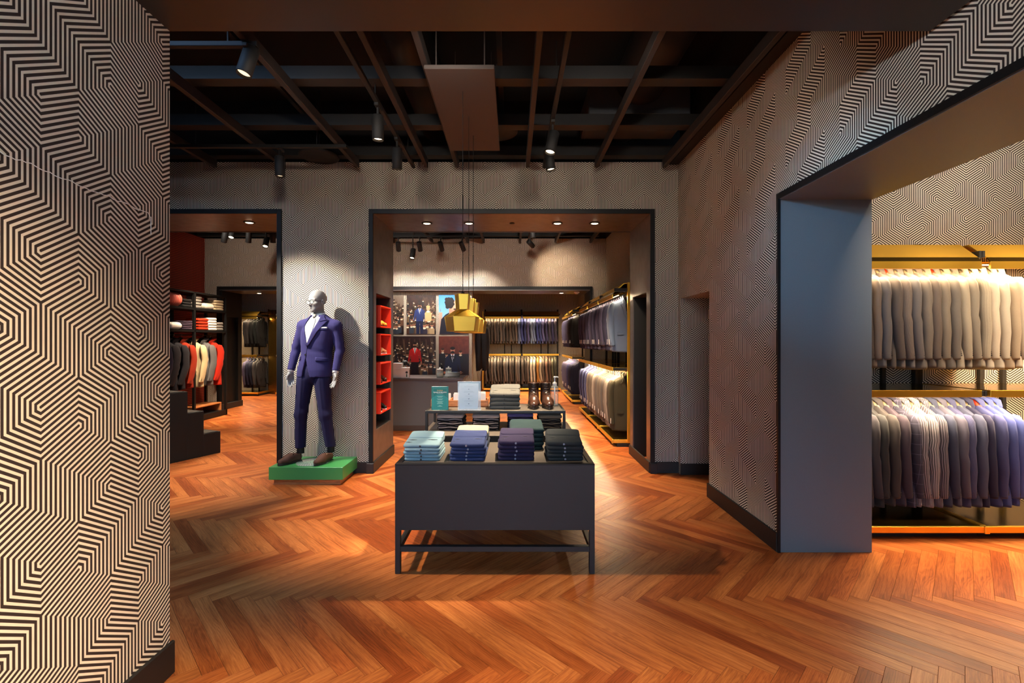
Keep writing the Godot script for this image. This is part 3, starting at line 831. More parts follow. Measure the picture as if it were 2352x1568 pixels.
func make_jacket(n: int) -> Node3D:   # origin on the rail; shoulders along x, front towards +z
	var r := RandomNumberGenerator.new()
	r.seed = 500 + n
	var o := Node3D.new()
	var k := K.new(true)
	var rings := []
	var rows := [[0.0, 0.207, 0.010], [0.015, 0.215, 0.020], [0.05, 0.222, 0.030], [0.12, 0.222, 0.034], [0.28, 0.212, 0.034], [0.45, 0.204, 0.031], [0.62, 0.214, 0.032], [0.80, 0.226, 0.033], [0.97, 0.233, 0.035], [1.0, 0.231, 0.034], [0.998, 0.222, 0.028], [0.93, 0.215, 0.024]]
	var ph := r.randf() * 6.0
	for row in rows:
		var g := PackedVector3Array()
		for j in 32:
			var a := TAU * j / 32
			var cx := signf(cos(a)) * pow(absf(cos(a)), 0.75)
			var cz := signf(sin(a)) * pow(absf(sin(a)), 0.75)
			var x: float = row[1] * cx
			var top := -0.088 - 0.105 * pow(absf(cx), 1.35)
			var y := lerpf(top, -0.885 - 0.012 * sin(cx * 2.0 + ph), row[0])
			var fold: float = 0.006 * row[0] * sin(cx * 7.0 + ph) + 0.004 * sin(cx * 13.0 + ph * 2)
			g.append(Vector3(x, y, row[2] * cz + fold * (1.0 if row[0] > 0.04 else 0.3)))
		rings.append(g)
	k.loft(rings, true, true, true)
	part(k, "body", null, o)
	for s in [-1, 1]:
		k = K.new(true)
		var b := r.randf_range(-0.008, 0.008)
		var c := r.randf_range(0.024, 0.056)
		var w1 := r.randf_range(-0.003, 0.003)
		var w2 := r.randf_range(-0.003, 0.003)
		var path := [Vector3(s * 0.186, -0.176, 0), Vector3(s * 0.207, -0.190, 0), Vector3(s * 0.224, -0.225, 0.0), Vector3(s * 0.234, -0.30, -0.003 + w1), Vector3(s * 0.238, -0.36, -0.004 - w1), Vector3(s * (0.238 + w1), -0.42, -0.004 + b + w2), Vector3(s * 0.239, -0.47, 0.0 + b - w2), Vector3(s * (0.239 + w2), -0.52, 0.003 + b + w1), Vector3(s * 0.236, -0.60, 0.014 + b), Vector3(s * 0.230, -0.70, 0.6 * c + b), Vector3(s * 0.222, -0.79, c + b), Vector3(s * 0.220, -0.805, c + 0.003 + b), Vector3(s * 0.2205, -0.80, c + 0.002 + b)]
		var rad := [[0.012, 0.016], [0.030, 0.028], [0.036, 0.034], [0.042, 0.036], [0.040, 0.034], [0.043, 0.035], [0.039, 0.033], [0.042, 0.035], [0.037, 0.033], [0.034, 0.031], [0.031, 0.029], [0.030, 0.028], [0.024, 0.022]]
		k.tube(path, rad, 14)
		part(k, "sleeve", null, o)
		k = K.new()
		for q in 4:   # cuff buttons on the back seam
			var t := q * 0.014
			k.box(Vector3(s * 0.250, -0.735 - t, 0.6 * c + b + 0.020 + t * 0.2), Vector3(0.006, 0.010, 0.010), 0.002)
		part(k, "cuff_buttons", M.button, o)
	k = K.new(true)   # collar: a band round the back of the neck falling into the lapels
	k.tube([Vector3(-0.030, -0.20, 0.036), Vector3(-0.066, -0.13, 0.030), Vector3(-0.075, -0.085, 0.010), Vector3(-0.060, -0.062, -0.016), Vector3(0, -0.055, -0.026), Vector3(0.060, -0.062, -0.016), Vector3(0.075, -0.085, 0.010), Vector3(0.066, -0.13, 0.030), Vector3(0.030, -0.20, 0.036)], [[0.005, 0.02], [0.007, 0.026], [0.008, 0.026], [0.009, 0.026], [0.009, 0.026], [0.009, 0.026], [0.008, 0.026], [0.007, 0.026], [0.005, 0.02]], 8)
	part(k, "collar", null, o)
	for s in [-1, 1]:
		k = K.new()
		var pl := PackedVector2Array([Vector2(s * 0.006, -0.46), Vector2(s * 0.052, -0.36), Vector2(s * 0.082, -0.25), Vector2(s * 0.112, -0.205), Vector2(s * 0.080, -0.190), Vector2(s * 0.076, -0.12), Vector2(s * 0.060, -0.13), Vector2(s * 0.030, -0.28)])
		k.prism(pl, 0.030, 0.041)
		part(k, "lapel", null, o)
		k = K.new()
		k.box(Vector3(s * 0.115, -0.625, 0.037), Vector3(0.10, 0.042, 0.008), 0.003)
		part(k, "pocket_flap", null, o)
	k = K.new()
	k.prism(PackedVector2Array([Vector2(0, -0.45), Vector2(0.058, -0.14), Vector2(0.05, -0.10), Vector2(-0.05, -0.10), Vector2(-0.058, -0.14)]), 0.024, 0.033)
	part(k, "lining", M.black, o)
	k = K.new(true)   # hanger: broad shoulders, neck and hook
	k.tube([Vector3(-0.16, -0.190, 0), Vector3(-0.09, -0.150, 0), Vector3(-0.045, -0.098, 0), Vector3(-0.022, -0.070, 0), Vector3(0, -0.064, 0), Vector3(0.022, -0.070, 0), Vector3(0.045, -0.098, 0), Vector3(0.09, -0.150, 0), Vector3(0.16, -0.190, 0)], [[0.006, 0.010], [0.008, 0.014], [0.018, 0.022], [0.026, 0.028], [0.030, 0.030], [0.026, 0.028], [0.018, 0.022], [0.008, 0.014], [0.006, 0.010]], 10)
	part(k, "hanger", M.hanger, o)
	k = K.new(true)
	var hk := [Vector3(0, -0.05, 0), Vector3(0, -0.022, 0)]
	for i in 9:
		var a := -PI / 2 + PI * 1.25 * i / 8.0
		hk.append(Vector3(0.016 * cos(a), 0.0 + 0.018 * sin(a), 0))
	k.tube(hk, 0.0022, 6)
	part(k, "hook", M.hook, o)
	return o

func hang_jacket(proto: int, m: StandardMaterial3D, label: String, at: Vector3, turn: float, group: String, extras := {}):
	if jackets.is_empty():
		for n in 5: jackets.append(make_jacket(n))
	var o: Node3D = jackets[proto % 5].duplicate()
	o.name = numbered("suit_jacket")
	add_child(o)
	o.position = at
	o.rotation.y = turn
	for c in o.get_children():
		var w := String(c.name)
		if extras.has("stripe") and (w.begins_with("body") or w.begins_with("sleeve")):
			c.material_override = striped(extras.stripe[0], extras.stripe[1], 16.0 if w.begins_with("body") else 4.0, 0.7)
			continue
		if w.begins_with("body") or w.begins_with("sleeve") or w.begins_with("collar") or w.begins_with("lapel") or w.begins_with("pocket"): c.material_override = m
		if w.begins_with("hanger") and extras.has("hanger"): c.material_override = extras.hanger
	if extras.has("tag"):
		var k := K.new()
		k.box(Vector3(extras.tag * 0.254, -0.745, 0.045), Vector3(0.004, 0.075, 0.022), 0.001)
		part(k, "price_tag", M.white, o, "white price tag at the cuff")
	tag(o, label, "jacket", group)

func jacket_row(spec: Array, from: Vector3, step: Vector3, turn: float, where: String, anchor: String, group: String, tag_side := 0, dim := 0.16, jitter := 0.25):
	for i in spec.size():
		var s = spec[i]
		var ex := {}
		if tag_side != 0 and rng.randf() < 0.4: ex.tag = tag_side
		if rng.randf() < 0.06: ex.hanger = M.red
		if s.size() > 2 and s[2] in ["bold", "pin"]: ex.stripe = [s[1].darkened(dim), s[2]]
		hang_jacket(rng.randi() % 5, cloth(s[1].darkened(dim), s[2] if s.size() > 2 else "plain", 18.0 if s.size() > 2 and s[2] != "pane" else 13.0), "%s jacket, %s from %s, %s" % [s[0], ordinal(i), anchor, where], from + step * (i + rng.randf_range(-jitter, jitter) * 0.4), turn + rng.randf_range(-0.05, 0.05), group, ex)

# ---------------------------------------------------------------- brass racks
func rack(label: String, at: Vector3, turn: float, w: float, up := 0.0, energy := 1.2, group := "", post := true, low_energy := -1.0) -> Node3D:   # origin on the floor at the wall; front towards +z
	var o = thing("suit_rack", label, "clothes rack", at, turn, group)
	var D := 0.62
	var top := 2.106 + up
	var k := K.new()
	k.box(Vector3(0, 0.026, D / 2 - 0.03), Vector3(w + 0.06, 0.05, D - 0.07))
	part(k, "plinth", M.matte, o)
	k = K.new()
	k.box(Vector3(0, 0.078, D - 0.011), Vector3(w + 0.064, 0.05, 0.022), 0.003)
	for s in [-1, 1]: k.box(Vector3(s * (w / 2 + 0.02), 0.078, D / 2 - 0.011), Vector3(0.022, 0.05, D - 0.024), 0.003)
	part(k, "base_frame", M.brass, o)
	k = K.new()
	k.box(Vector3(0, 0.072, D / 2 - 0.012), Vector3(w + 0.02, 0.042, D - 0.03), 0.002)
	part(k, "base_top", M.brass_dark, o)
	k = K.new()
	k.box(Vector3(w / 2 + 0.032, 0.078, D + 0.004), Vector3(0.036, 0.056, 0.016), 0.003)
	part(k, "joint_cap", M.brass, o)
	# middle shelf
	k = K.new()
	k.box(Vector3(0, 1.105, D - 0.008), Vector3(w, 0.052, 0.016), 0.002)
	for s in [-1, 1]: k.box(Vector3(s * (w / 2 - 0.006), 1.105, D / 2), Vector3(0.012, 0.05, D - 0.03))
	part(k, "shelf_edge", M.brass, o)
	k = K.new()
	k.box(Vector3(0, 1.1285, D / 2 - 0.010), Vector3(w, 0.006, D - 0.02), 0.001)
	part(k, "middle_shelf", M.brass_shine, o)
	# hood: fascia, perforated strip and sloping front
	k = K.new()
	k.box(Vector3(0, top - 0.028, D - 0.008), Vector3(w, 0.056, 0.016), 0.002)
	part(k, "hood_fascia", M.brass, o)
	k = K.new()
	var e := w / 2
	k.loft([PackedVector3Array([Vector3(-e, top, D - 0.002), Vector3(-e, top + 0.035, D - 0.03), Vector3(-e, top + 0.030, D - 0.034), Vector3(-e, top - 0.004, D - 0.008)]), PackedVector3Array([Vector3(e, top, D - 0.002), Vector3(e, top + 0.035, D - 0.03), Vector3(e, top + 0.030, D - 0.034), Vector3(e, top - 0.004, D - 0.008)])])
	part(k, "perforated_strip", M.brass_dark, o)
	k = K.new()
	k.loft([PackedVector3Array([Vector3(-e, top + 0.035, D - 0.03), Vector3(-e, top + 0.16, D - 0.17), Vector3(-e, top + 0.16, 0.02), Vector3(-e, top + 0.150, 0.02), Vector3(-e, top + 0.150, D - 0.18), Vector3(-e, top + 0.028, D - 0.036)]), PackedVector3Array([Vector3(e, top + 0.035, D - 0.03), Vector3(e, top + 0.16, D - 0.17), Vector3(e, top + 0.16, 0.02), Vector3(e, top + 0.150, 0.02), Vector3(e, top + 0.150, D - 0.18), Vector3(e, top + 0.028, D - 0.036)])])
	part(k, "hood_slope", M.brass_hood, o)
	# rails and uprights
	for y in [2.17 + up, 1.10]:
		k = K.new(true)
		k.tube([Vector3(-e + 0.01, y - 0.024, D / 2), Vector3(0, y - 0.024, D / 2), Vector3(e - 0.01, y - 0.024, D / 2)], 0.009, 10)
		part(k, "hanging_rail", M.brass, o)
	if post:
		for s in [-1, 1]:
			k = K.new()
			k.box(Vector3(s * (w / 2 + 0.02), (top + 0.25) / 2, 0.03), Vector3(0.04, top + 0.25, 0.04), 0.003)
			k.box(Vector3(s * (w / 2 + 0.02), top + 0.06, D / 2), Vector3(0.02, 0.05, D - 0.06), 0.002)
			k.box(Vector3(s * (w / 2 + 0.02), 1.105, D / 2), Vector3(0.02, 0.04, D - 0.03), 0.002)
			part(k, "upright", M.matte, o)
	for s in [-0.14, 0.06]:
		k = K.new()
		k.box(Vector3(s * w + w * 0.18, 1.1, 0.02), Vector3(0.035, 2.1, 0.03), 0.002)
		part(k, "wall_standard", M.matte, o)
	# light strips under hood and shelf
	for q in [[top - 0.012, energy, D - 0.10], [1.096, energy if low_energy < 0 else low_energy, D - 0.07]]:
		k = K.new()
		k.box(Vector3(0, q[0], q[2]), Vector3(w - 0.06, 0.008, 0.016), 0.001)
		part(k, "light_strip", M.led, o)
		var l := AreaLight3D.new()
		l.name = "strip_lamp"
		l.area_size = Vector2(w - 0.06, 0.02)
		l.position = Vector3(0, q[0] - 0.007, q[2])
		l.rotation = Vector3(-PI / 2 + 0.12, 0, 0)
		l.light_color = Color(1.0, 0.88, 0.70)
		l.light_energy = q[1]
		l.area_range = 8.0
		l.area_attenuation = 2.0
		l.shadow_enabled = true
		o.add_child(l)
	return o

func make_racks():
	var tau := rgb(122, 108, 98)
	var gr := rgb(112, 106, 104)
	var ch := rgb(64, 60, 62)
	var nv := rgb(50, 50, 76)
	var bl := rgb(78, 88, 150)
	var lb := rgb(150, 172, 206)
	var br := rgb(104, 88, 76)
	var sand := rgb(196, 176, 150)
	var cream := rgb(222, 208, 186)
	var olive := rgb(92, 86, 66)
	var lil := rgb(104, 98, 128)
	# suit room: two bays on the back wall
	rack("brass suit rack of the suit room, nearest the grey panel", P(3.05, 0, 4.055), 0, 1.0, 0.0, 2.6, "", true, 3.2)
	rack("brass suit rack of the suit room, beyond the gap in the brass hoods", P(4.115, 0, 4.055), 0, 1.0, 0.0, 3.6, "", true, 3.0)
	var g := "jackets on the brass rails of the suit room"
	var upper := [["dark grey", rgb(88, 80, 76)], ["grey brown", tau], ["grey", gr], ["dark taupe", rgb(98, 88, 82)], ["taupe checked", rgb(116, 104, 96), "soft"], ["mid grey", gr], ["warm grey", rgb(126, 116, 106)], ["grey brown", rgb(112, 100, 92)], ["light taupe", rgb(138, 126, 112)], ["grey", rgb(124, 116, 108)], ["pale stone", rgb(176, 164, 144)], ["stone grey", rgb(150, 140, 126)], ["pale pinstriped", rgb(178, 166, 146), "pin"], ["cream", cream], ["pale cream", rgb(214, 202, 182)], ["sand", sand], ["cream", cream], ["pale stone", rgb(190, 178, 160)], ["sand", sand], ["cream", cream]]
	var lower := [["charcoal", rgb(62, 58, 58)], ["charcoal navy", rgb(60, 58, 66)], ["dark charcoal", rgb(52, 52, 56)], ["charcoal", ch], ["dark plum", rgb(66, 58, 70)], ["navy windowpane", rgb(84, 82, 104), "pane"], ["bold striped grey", rgb(150, 144, 156), "bold"], ["bold striped pale grey", rgb(170, 164, 172), "bold"], ["pinstriped grey", rgb(128, 122, 136), "bold"], ["slate navy", rgb(60, 64, 86)], ["slate", rgb(86, 84, 102)], ["checked navy", rgb(72, 74, 108), "soft"], ["slate blue", rgb(78, 82, 108)], ["navy", nv], ["blue", rgb(72, 76, 122)], ["mid blue", bl], ["bright blue", rgb(80, 92, 160)], ["blue", rgb(76, 84, 146)], ["mid blue", bl], ["navy", nv]]
	jacket_row(upper.slice(0, 17), P(2.735, 2.17, 3.745), Vector3(0.0755, 0, 0), PI / 2, "upper rail of the suit room", "the grey panel", g, 0, 0.06)
	jacket_row(lower.slice(0, 17), P(2.725, 1.10, 3.745), Vector3(0.0745, 0, 0), PI / 2, "lower rail of the suit room", "the grey panel", g, 0, 0.0)
	# long rack on the side wall of the second room
	for i in 3:
		rack("brass suit rack on the side wall of the second room, %s from the middle portal" % ordinal(i), P(2.05, 0, 7.02 + 1.09 * i), -PI / 2, 1.02, 0.07, 2.2, "", true, 3.2)
	var k := K.new()
	k.box(Vector3(0, 1.17, 0), Vector3(0.035, 2.28, 0.035), 0.003)
	solo(k, "end_post", M.brass, "upright brass post ending the long rack at the middle portal", "post", P(1.655, 0.03, 6.46))
	g = "jackets on the long rack of the second room"
	var c_up := [["pale blue", lb], ["pale blue", rgb(168, 180, 204)], ["slate blue", rgb(82, 84, 116)], ["slate navy", rgb(72, 70, 96)], ["navy", nv], ["dusk blue", lil], ["slate", rgb(86, 82, 104)], ["navy", rgb(60, 56, 82)]]
	var c_lo := [["olive tweed", olive], ["brown", rgb(96, 84, 72)], ["pale stone", rgb(186, 174, 160)], ["stone", rgb(160, 148, 136)], ["taupe", tau], ["grey", gr], ["warm grey", rgb(128, 116, 104)], ["taupe", rgb(118, 106, 94)]]
	var row_u := []
	var row_l := []
	for i in 27:
		row_u.append(c_up[i] if i < 8 else c_up[2 + (i * 5) % 6])
		row_l.append(c_lo[i] if i < 8 else c_lo[2 + (i * 5) % 6] if i < 18 else [["blue", rgb(70, 76, 128)], ["light blue", rgb(128, 138, 186)], ["navy", nv]][i % 3])
	jacket_row(row_u, P(1.68, 2.24, 6.62), Vector3(0, 0, -0.115), 0, "upper rail of the long rack", "the brass end post", g, -1)
	jacket_row(row_l, P(1.68, 1.10, 6.62), Vector3(0, 0, -0.115), 0, "lower rail of the long rack", "the brass end post", g, -1)
	# second long rack, in the third room
	for i in 2:
		rack("brass suit rack on the side wall of the third room, %s from the black opening" % ordinal(i), P(2.05, 0, 11.42 + 1.09 * i), -PI / 2, 1.02, 0.07, 2.4)
	g = "jackets on the side rack of the third room"
	row_u = []; row_l = []
	for i in 14:
		row_u.append([["black", rgb(30, 28, 30)], ["charcoal", ch], ["slate blue", lil], ["dusk blue", rgb(98, 96, 134)]][mini(i / 2, 3)])
		row_l.append([["dark navy", rgb(36, 34, 56)], ["navy", nv], ["blue", rgb(66, 70, 120)], ["slate", lil]][mini(i / 2, 3)])
	jacket_row(row_u, P(1.68, 2.24, 11.05), Vector3(0, 0, -0.14), 0, "upper side rail of the third room", "the black opening", g, -1)
	jacket_row(row_l, P(1.68, 1.10, 11.05), Vector3(0, 0, -0.14), 0, "lower side rail of the third room", "the black opening", g, -1)
	# end wall of the third room
	rack("brass suit rack on the end wall of the third room, nearer the posters", P(-0.275, 0, 14.23), 0, 1.08, 0.14, 2.6)
	rack("brass suit rack on the end wall of the third room, nearer the corner", P(0.865, 0, 14.23), 0, 1.08, 0.14, 2.6)
	k = K.new()
	k.box(Vector3(0, 1.2, 0), Vector3(0.024, 2.34, 0.024), 0.003)
	solo(k, "end_post", M.brass, "upright brass post ending the far suit rail beside the hung trousers", "post", P(-0.87, 0.03, 13.62))
	g = "jackets on the end wall rails of the third room"
	row_u = []; row_l = []
	for i in 24:
		row_u.append([["warm grey", rgb(134, 122, 114)], ["grey", gr], ["dark taupe", rgb(100, 90, 84)], ["taupe", tau], ["grey", rgb(104, 98, 94)]][i % 5] if i < 11 else [["pale blue", lb], ["light blue", rgb(132, 150, 196)], ["bright blue", rgb(84, 96, 170)], ["blue", bl], ["dusk blue", rgb(112, 112, 168)]][i % 5] if i < 20 else [["navy violet", rgb(78, 76, 118)], ["slate", rgb(96, 90, 110)]][i % 2])
		row_l.append([["brown grey", rgb(102, 90, 82)], ["charcoal brown", rgb(72, 64, 60)], ["taupe", tau], ["grey", gr]][i % 4] if i < 15 else [["cream", cream], ["pale cream", rgb(210, 198, 178)], ["mustard", rgb(190, 134, 66)], ["sand", sand], ["brown", br], ["rosy brown", rgb(134, 100, 82)], ["dark brown", rgb(86, 66, 54)], ["olive", olive], ["dark olive", rgb(74, 72, 60)]][i - 15])
	jacket_row(row_u, P(-0.79, 2.31, 13.92), Vector3(0.0915, 0, 0), PI / 2, "upper rail of the far end wall", "the brass post", g, 1)
	jacket_row(row_l, P(-0.79, 1.10, 13.92), Vector3(0.0915, 0, 0), PI / 2, "lower rail of the far end wall", "the brass post", g, 1)
	# behind the shelving: two bays and a brass panel between them
	rack("brass suit rack behind the black steps, on the staircase side of the brass panel", P(-7.52, 0, 13.12), 0, 1.0, 0.07, 1.6)
	rack("brass suit rack behind the black steps, on the mannequin side of the brass panel", P(-5.95, 0, 13.12), 0, 1.05, 0.07, 1.6)
	k = K.new()
	k.box(Vector3(0, 1.2, 0), Vector3(0.36, 2.38, 0.04), 0.004)
	solo(k, "brass_panel", M.brass_dark, "tall brushed brass panel standing between two suit racks", "panel", P(-6.76, 0.01, 12.98))
	g = "jackets behind the black steps"
	jacket_row([["dark grey", rgb(62, 62, 64)], ["charcoal", ch], ["black", rgb(34, 34, 36)], ["dark green black", rgb(30, 34, 34)], ["black", rgb(28, 28, 30)]], P(-7.42, 2.24, 12.81), Vector3(0.095, 0, 0), PI / 2, "upper rail beside the brass panel, staircase side", "the staircase", g)
	jacket_row([["slate", lil], ["navy", nv], ["dark navy", rgb(44, 46, 66)], ["grey", rgb(96, 94, 94)], ["charcoal", ch]], P(-7.42, 1.10, 12.81), Vector3(0.095, 0, 0), PI / 2, "lower rail beside the brass panel, staircase side", "the staircase", g)
	jacket_row([["black", rgb(34, 32, 34)], ["charcoal", ch], ["dark grey", rgb(70, 68, 70)], ["black", rgb(30, 30, 32)]], P(-6.40, 2.24, 12.81), Vector3(0.095, 0, 0), PI / 2, "upper rail beside the brass panel, mannequin side", "the brass panel", g)
	jacket_row([["slate navy", rgb(70, 68, 92)], ["navy", nv], ["slate", lil], ["dark navy", rgb(44, 44, 64)]], P(-6.44, 1.10, 12.81), Vector3(0.095, 0, 0), PI / 2, "lower rail beside the brass panel, mannequin side", "the brass panel", g)
	# black trousers hung beside the poster wall
	k = K.new(true)
	k.tube([P(-0.78, 2.02, 10.7), P(-0.78, 2.02, 12.4)], 0.012, 10)
	solo(k, "hanging_rail", M.brass, "brass rail behind the poster wall holding dark trousers", "rail")
	for i in 3:
		var o = thing("hung_trousers", "dark trousers hung by the poster wall, %s along their rail" % ordinal(i), "trousers", P(-0.74, 2.02, 10.95 + i * 0.45), 0.25)
		for s in [-1, 1]:
			k = K.new(true)
			k.tube([Vector3(s * 0.03, -0.10, 0), Vector3(s * 0.06, -0.22, 0), Vector3(s * 0.085, -0.5, 0.01), Vector3(s * 0.08, -0.9, 0.0), Vector3(s * 0.075, -1.22, 0), Vector3(s * 0.074, -1.225, 0)], [[0.04, 0.02], [0.075, 0.03], [0.075, 0.034], [0.06, 0.03], [0.052, 0.028], [0.04, 0.02]], 12)
			part(k, "trouser_leg", cloth(rgb(46, 44, 46)), o)
		k = K.new(true)
		k.tube([Vector3(-0.1, -0.10, 0), Vector3(0, -0.095, 0.0), Vector3(0.1, -0.10, 0)], [[0.016, 0.024], [0.02, 0.03], [0.016, 0.024]], 10)
		part(k, "waistband", cloth(rgb(54, 48, 46)), o)
		k = K.new()
		k.box(Vector3(0, -0.05, 0), Vector3(0.006, 0.09, 0.006)); k.box(Vector3(0, -0.085, 0), Vector3(0.2, 0.014, 0.012), 0.002)
		part(k, "hanger", M.hanger, o)

# ---------------------------------------------------------------- distance helpers
func cap(p: Vector3, a: Vector3, b: Vector3, ra: float, rb: float) -> float:
	var ab := b - a
	var h := clampf((p - a).dot(ab) / ab.length_squared(), 0, 1)
	return (p - a - ab * h).length() - lerpf(ra, rb, h)

func smin(a: float, b: float, k: float) -> float:
	var h := clampf(0.5 + 0.5 * (b - a) / k, 0, 1)
	return lerpf(b, a, h) - k * h * (1 - h)

func ell(p: Vector3, c: Vector3, r: Vector3) -> float:
	var q := (p - c) / r
	var l := q.length()
	return (l - 1.0) * minf(r.x, minf(r.y, r.z)) if l < 0.001 else l * (l - 1.0) / (q / r).length()

# ---------------------------------------------------------------- folded clothes
func soft_slab(c: Vector3, s: Vector3, r: float, rise := 0.0, wave := 0.0, ph := 0.0) -> K:   # a folded garment: rounded edges, the back half lying higher
	var k := K.new(true)
	var rings := []
	for i in 11:
		var a := -PI / 2 + PI * i / 10.0
		var inset := r * (1 - cos(a))
		if i == 0 or i == 10: inset = r * 1.0
		var g := k.rrect(s.x - 2 * inset, s.z - 2 * inset, maxf(0.022 - inset * 0.5, 0.004), 3, 0)
		var g2 := PackedVector3Array()
		for e in g.size():   # points between the corners, so that the cloth can bend
			var p: Vector3 = g[e]
			var q: Vector3 = g[(e + 1) % g.size()]
			g2.append(p)
			if p.distance_to(q) > 0.06:
				for t in range(1, 6): g2.append(p.lerp(q, t / 6.0))
		for e in g2.size():
			var p: Vector3 = g2[e]
			var t := (sin(a) + 1) / 2
			p.y = s.y / 2 * sin(a) + t * rise * smoothstep(-0.5, 0.5, -p.z / s.z) + wave * t * (sin(p.x * 23 + ph) + 0.6 * sin(p.z * 31 + p.x * 9 + ph))
			g2[e] = p + c
		rings.append(g2)
	k.loft(rings)
	# a finer top, so that the slope is a curved sheet and not a fan
	return k

func folded(label: String, at: Vector3, m: Material, s: Vector3, group: String, turn := 0.0, top := false, rise := 0.0, button := true, button_mat: Material = null, slits := 0):
	var o = thing("folded_trousers", label, "trousers", at, turn, group)
	part(soft_slab(Vector3(0, s.y / 2, 0), s, s.y * 0.48, rise, 0.0015, rng.randf() * 6), "body", m, o)
	var k := K.new(true)
	if button:
		k.xf = Transform3D(Basis(Vector3.RIGHT, PI / 2), Vector3(-0.005, s.y * 0.5, s.z / 2 - 0.002))
		k.lathe([[0.001, -0.001], [0.0065, 0.0], [0.0068, 0.003], [0.005, 0.004], [0.003, 0.003], [0.001, 0.003]], 14)
		part(k, "button", button_mat if button_mat else M.button, o)
	# overlapping waistband seam across the front fold
	k = K.new()
	k.box(Vector3(0.022, s.y * 0.5, s.z / 2 - 0.0004), Vector3(0.0015, s.y * 0.55, 0.003))
	part(k, "fly_seam", m, o)
	if top and slits > 0:   # the legs folded back over the waist: a second layer over the back half
		var up := s.y + rise * 0.72
		k = soft_slab(Vector3(0.004, 0, 0), Vector3(s.x * 0.97, 0.012, s.z * 0.46), 0.005, 0.004, 0.0015, rng.randf() * 6)
		var fold := part(k, "upper_fold", m, o)
		fold.position = Vector3(0, up, -s.z * 0.235)
		fold.rotation = Vector3(rise / s.z * 1.15, rng.randf_range(-0.03, 0.03), rng.randf_range(-0.015, 0.015))
	for i in slits:  # dark strips stand in for the shade inside the pocket openings
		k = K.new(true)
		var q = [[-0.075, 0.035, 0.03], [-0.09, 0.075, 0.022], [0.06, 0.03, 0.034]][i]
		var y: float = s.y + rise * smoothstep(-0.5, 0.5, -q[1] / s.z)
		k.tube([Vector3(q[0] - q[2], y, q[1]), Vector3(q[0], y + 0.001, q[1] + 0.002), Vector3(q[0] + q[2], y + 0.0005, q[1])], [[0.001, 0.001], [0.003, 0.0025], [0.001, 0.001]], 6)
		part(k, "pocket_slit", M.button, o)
	return o

func stack(word: String, which: String, m: Material, at: Vector3, n: int, w: float, l: float, lh: float, rise: float, group: String, button_mat: Material = null, slits := 3, top_mat: Material = null):
	var place := ["at the bottom", "second from the bottom", "third from the bottom", "fourth from the bottom", "fifth from the bottom", "sixth from the bottom"]
	for i in n:
		var top := i == n - 1
		var pl: String = "on top" if top else place[i]
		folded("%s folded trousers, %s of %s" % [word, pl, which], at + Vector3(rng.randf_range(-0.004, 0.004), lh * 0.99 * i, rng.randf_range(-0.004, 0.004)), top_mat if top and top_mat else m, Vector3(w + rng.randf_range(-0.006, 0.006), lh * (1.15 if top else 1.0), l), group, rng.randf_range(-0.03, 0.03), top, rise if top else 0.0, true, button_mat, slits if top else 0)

func knits(word: String, which: String, body: Material, edge: Material, at: Vector3, n: int, w: float, l: float, lh: float):
	for i in n:
		var pl: String = "on top" if i == n - 1 else "at the bottom" if i == 0 else ordinal(i) + " from the bottom"
		var o = thing("folded_knitwear", "%s folded knitwear, %s of %s" % [word, pl, which], "knitwear", at + Vector3(rng.randf_range(-0.006, 0.006), lh * i, 0), rng.randf_range(-0.04, 0.04), "knitwear stacked under the raised frame")
		part(soft_slab(Vector3(0, lh / 2, 0), Vector3(w, lh, l), lh * 0.45, 0.008 if i == n - 1 else 0.0, 0.001, i), "body", edge if i == n - 1 else body, o)
		for q in [[0.25, 0.004], [0.75, 0.001]]:
			var k := K.new(true)
			var pts := []
			for s in 11: pts.append(Vector3(-w / 2 + 0.012 + (w - 0.024) * s / 10.0, lh * q[0] + 0.0035 * sin(s * 0.9 + i * 2 + q[0] * 5), l / 2 - 0.002 - q[1]))
			k.tube(pts, 0.0036, 6)
			part(k, "folded_edge", edge, o)

